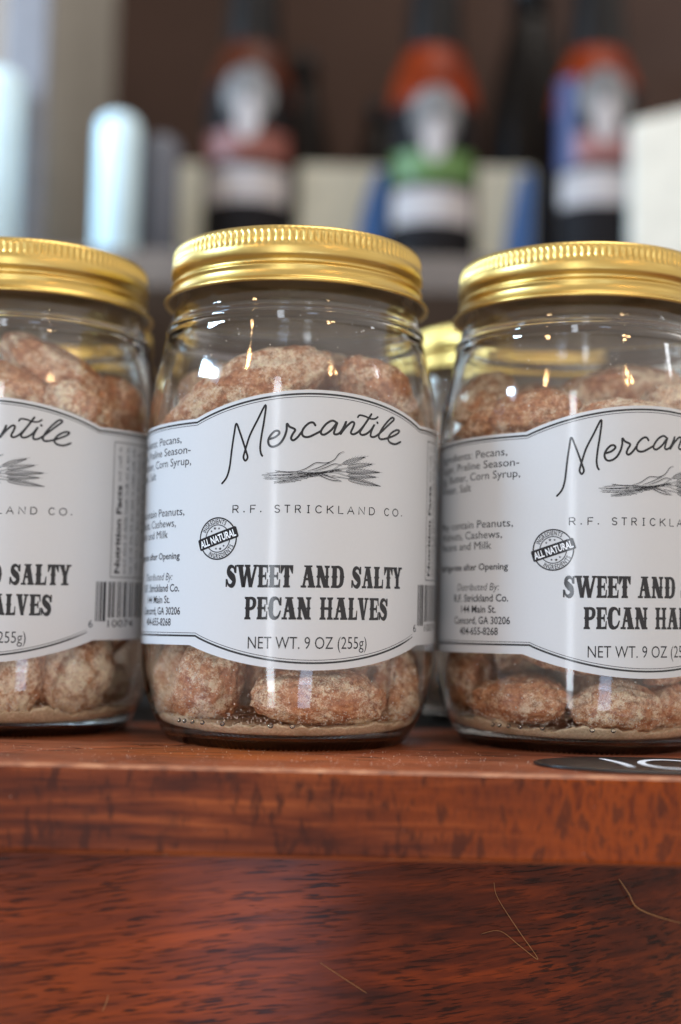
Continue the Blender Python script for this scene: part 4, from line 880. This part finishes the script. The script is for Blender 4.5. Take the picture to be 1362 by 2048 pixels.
def ell(zc, h): return lambda s: (zc-h*math.sqrt(max(0, 1-(2*s-1)**2)), zc+h*math.sqrt(max(0, 1-(2*s-1)**2)))
def bottle(x, y, band, label, extra=None, front=True, dz=0, sauce=None):
    b = empty('sauce_bottle', (x, y, 264)); tag(b, label, 'bottle', 'dark sauce bottles on the rear shelf')
    p1 = [(.02, 0), (30, 0), (32.6, 1.2), (33.2, 4), (33.2, 60), (33.2, 118), (32.9, 128)]
    link('body', mesh('body', *lathe(p1, 48), True), M_bglass, b)
    p2 = smoothprof([(32.9, 128.05), (32.2, 137), (30, 148), (26.4, 159), (22.6, 168), (20.6, 174)], 3)
    link('shoulder', mesh('shoulder', *lathe(p2, 48), True), sauce or M_amber, b)
    p3 = [(20.9, 173.8), (20.2, 185), (19.4, 200), (18.2, 215), (16.4, 235), (16, 250), (17, 251), (17, 266), (16.2, 267.5), (.02, 267.5)]
    link('neck', mesh('neck', *lathe(p3, 40), True), M_neck, b)
    lb = link('label', sector(33.3, R_(-58), R_(58), 22, 132+dz), M_dlab, b)
    link('emblem', sector(33.8, R_(-31), R_(31), 0, 0, shape=ell(122+dz, 20)), M_lw2, lb); link('emblem', sector(34.2, R_(-15), R_(15), 0, 0, shape=ell(104+dz, 15)), M_lw, lb)
    link('colour_band', sector(33.8, R_(-58), R_(58), 76+dz, 97+dz), band, lb); link('white_band', sector(33.8, R_(-56), R_(56), 46+dz, 70+dz), M_lw, lb)
    if extra: link('side_panel', sector(33.8, R_(-62), R_(-36), 72+dz, 138+dz), extra, lb)
    return b
M_lw2 = plain('label_grey', (.17, .165, .165), .6, var=.6, sc_=90, spec=.1)
bottle(-71, 950, plain('red_band', (.17, .045, .032), .5), 'dark sauce bottle with red label band, first from the left', dz=8, sauce=plain('brown_sauce', (.05, .011, .004), .4, var=.4, sc_=40, spec=.1))
bottle(60, 950, plain('green_band', (.07, .15, .032), .5), 'dark sauce bottle with green label band, between the blue and cream cartons', dz=-4)
bottle(177, 945, plain('rose_band', (.22, .085, .08), .5), 'dark sauce bottle with blue and rose label, nearest the right edge', plain('blue_side', (.03, .042, .13), .5), dz=10)
def squat(x, y, r, h, label):
    b = empty('squat_bottle', (x, y, 264)); tag(b, label, 'bottle', 'dark squat bottles behind the sauce bottles')
    link('body', mesh('body', *lathe([(.02, 0), (r-2, 0), (r, 2), (r, h*.45)]+smoothprof([(r, h*.45), (r*.93, h*.62), (r*.7, h*.8), (r*.42, h*.95)], 4)[1:]+[(.02, h*.955)], 40), True), M_bglass, b)
    link('cap', mesh('cap', *lathe([(.02, h*.956), (r*.44, h*.956), (r*.44, h*1.06), (r*.40, h*1.08), (.02, h*1.08)], 32), True), M_neck, b)
squat(-38, 1060, 26, 200, 'dark squat bottle behind and right of the red-banded bottle')
squat(26, 1075, 27, 170, 'dark squat bottle behind and left of the green-banded bottle')
squat(144, 1050, 36, 260, 'large dark bottle behind and left of the rose-banded bottle')
M_carton = plain('cream_carton', (.68, .68, .58), .55); M_blue = plain('blue_print', (.03, .17, .56), .35); M_pale = plain('pale_blue_print', (.42, .52, .70), .4)
def carton(x0, x1, y, d, h, label, blue=True):
    o = empty('carton', ((x0+x1)/2, y, 264)); tag(o, label, 'carton', 'cream cartons on the rear shelf'); hw = (x1-x0)/2
    link('box', boxmesh('box', -hw, hw, 0, d, 0, h, 2.5, 3), M_carton, o)
    if blue:
        vs, fs = [], []
        m = 14
        for i in range(m+1):
            t = i/m; z = 2.5+(h-6)*t; xe = hw*(.10+.50*t*t)
            vs += [(xe, -.5, z), (hw-2, -.5, z), (xe, -.05, z), (hw-2, -.05, z)]
        for i in range(m): a = 4*i; b = a+4; fs += [(a, a+1, b+1, b), (a+2, b+2, b+3, a+3), (a, b, b+2, a+2), (a+1, a+3, b+3, b+1)]
        link('blue_panel', mesh('blue_panel', vs, fs), M_blue, o)
        link('blue_side', boxmesh('blue_side', hw+.05, hw+.6, 2, d-2, 3, h-3, 0), M_blue, o)
    return o
carton(-134, -101, 1030, 30, 118, 'narrow cream carton between the grey canister and the red-banded bottle', False)
carton(-38, 36, 1010, 34, 112, 'cream carton with blue side, left of the green-banded bottle')
carton(90, 142, 1012, 34, 114, 'cream carton with blue side, right of the green-banded bottle')
wb = empty('white_box', (232, 905, 264)); tag(wb, 'white box with sloping top at the right edge on the rear shelf', 'box')
bm = bmesh.new()
for p in ((-38, 0, 0), (38, 0, 0), (38, 50, 0), (-38, 50, 0), (-38, 0, 112), (38, 0, 132), (38, 50, 132), (-38, 50, 112)): bm.verts.new(p)
bm.verts.ensure_lookup_table()
for f in ((3, 2, 1, 0), (4, 5, 6, 7), (0, 1, 5, 4), (1, 2, 6, 5), (2, 3, 7, 6), (3, 0, 4, 7)): bm.faces.new([bm.verts[i] for i in f])
bmesh.ops.bevel(bm, geom=bm.edges[:], offset=2, segments=2, affect='EDGES', profile=.5); bmesh.ops.scale(bm, vec=(S,)*3, verts=bm.verts)
me = bpy.data.meshes.new('box'); bm.to_mesh(me); bm.free(); link('box', me, plain('box_white', (.66, .65, .58), .5), wb)
M_glow = plain('window_glow', (.60, .80, .90), .28, var=.05)  # bluish-white window glow put into the base colour
M_dull = plain('dull_grey_tin', (.10, .11, .14), .4)
def canister(x, y, r, h, label, mat=None):
    o = empty('canister', (x, y, 264)); tag(o, label, 'canister', 'slim canisters on the rear shelf')
    link('body', mesh('body', *lathe([(.02, 0), (r-1.5, 0), (r, 1.5), (r, h-14)]+smoothprof([(r, h-14), (r-1, h-8), (r-5, h-4), (r-9, h-2.5)], 3)[1:]+[(.02, h-2.4)], 48), True), mat or M_glow, o)
canister(-232, 870, 17, 125, 'tall canister with window glow put into its colour, cut off by the left edge beside the shelving unit')
canister(-154, 882, 14.5, 102, 'slim pale canister at the left end of the rear shelf, window glow put into its colour')
canister(-128, 905, 13, 96, 'dull grey canister right of the pale one on the rear shelf', M_dull)
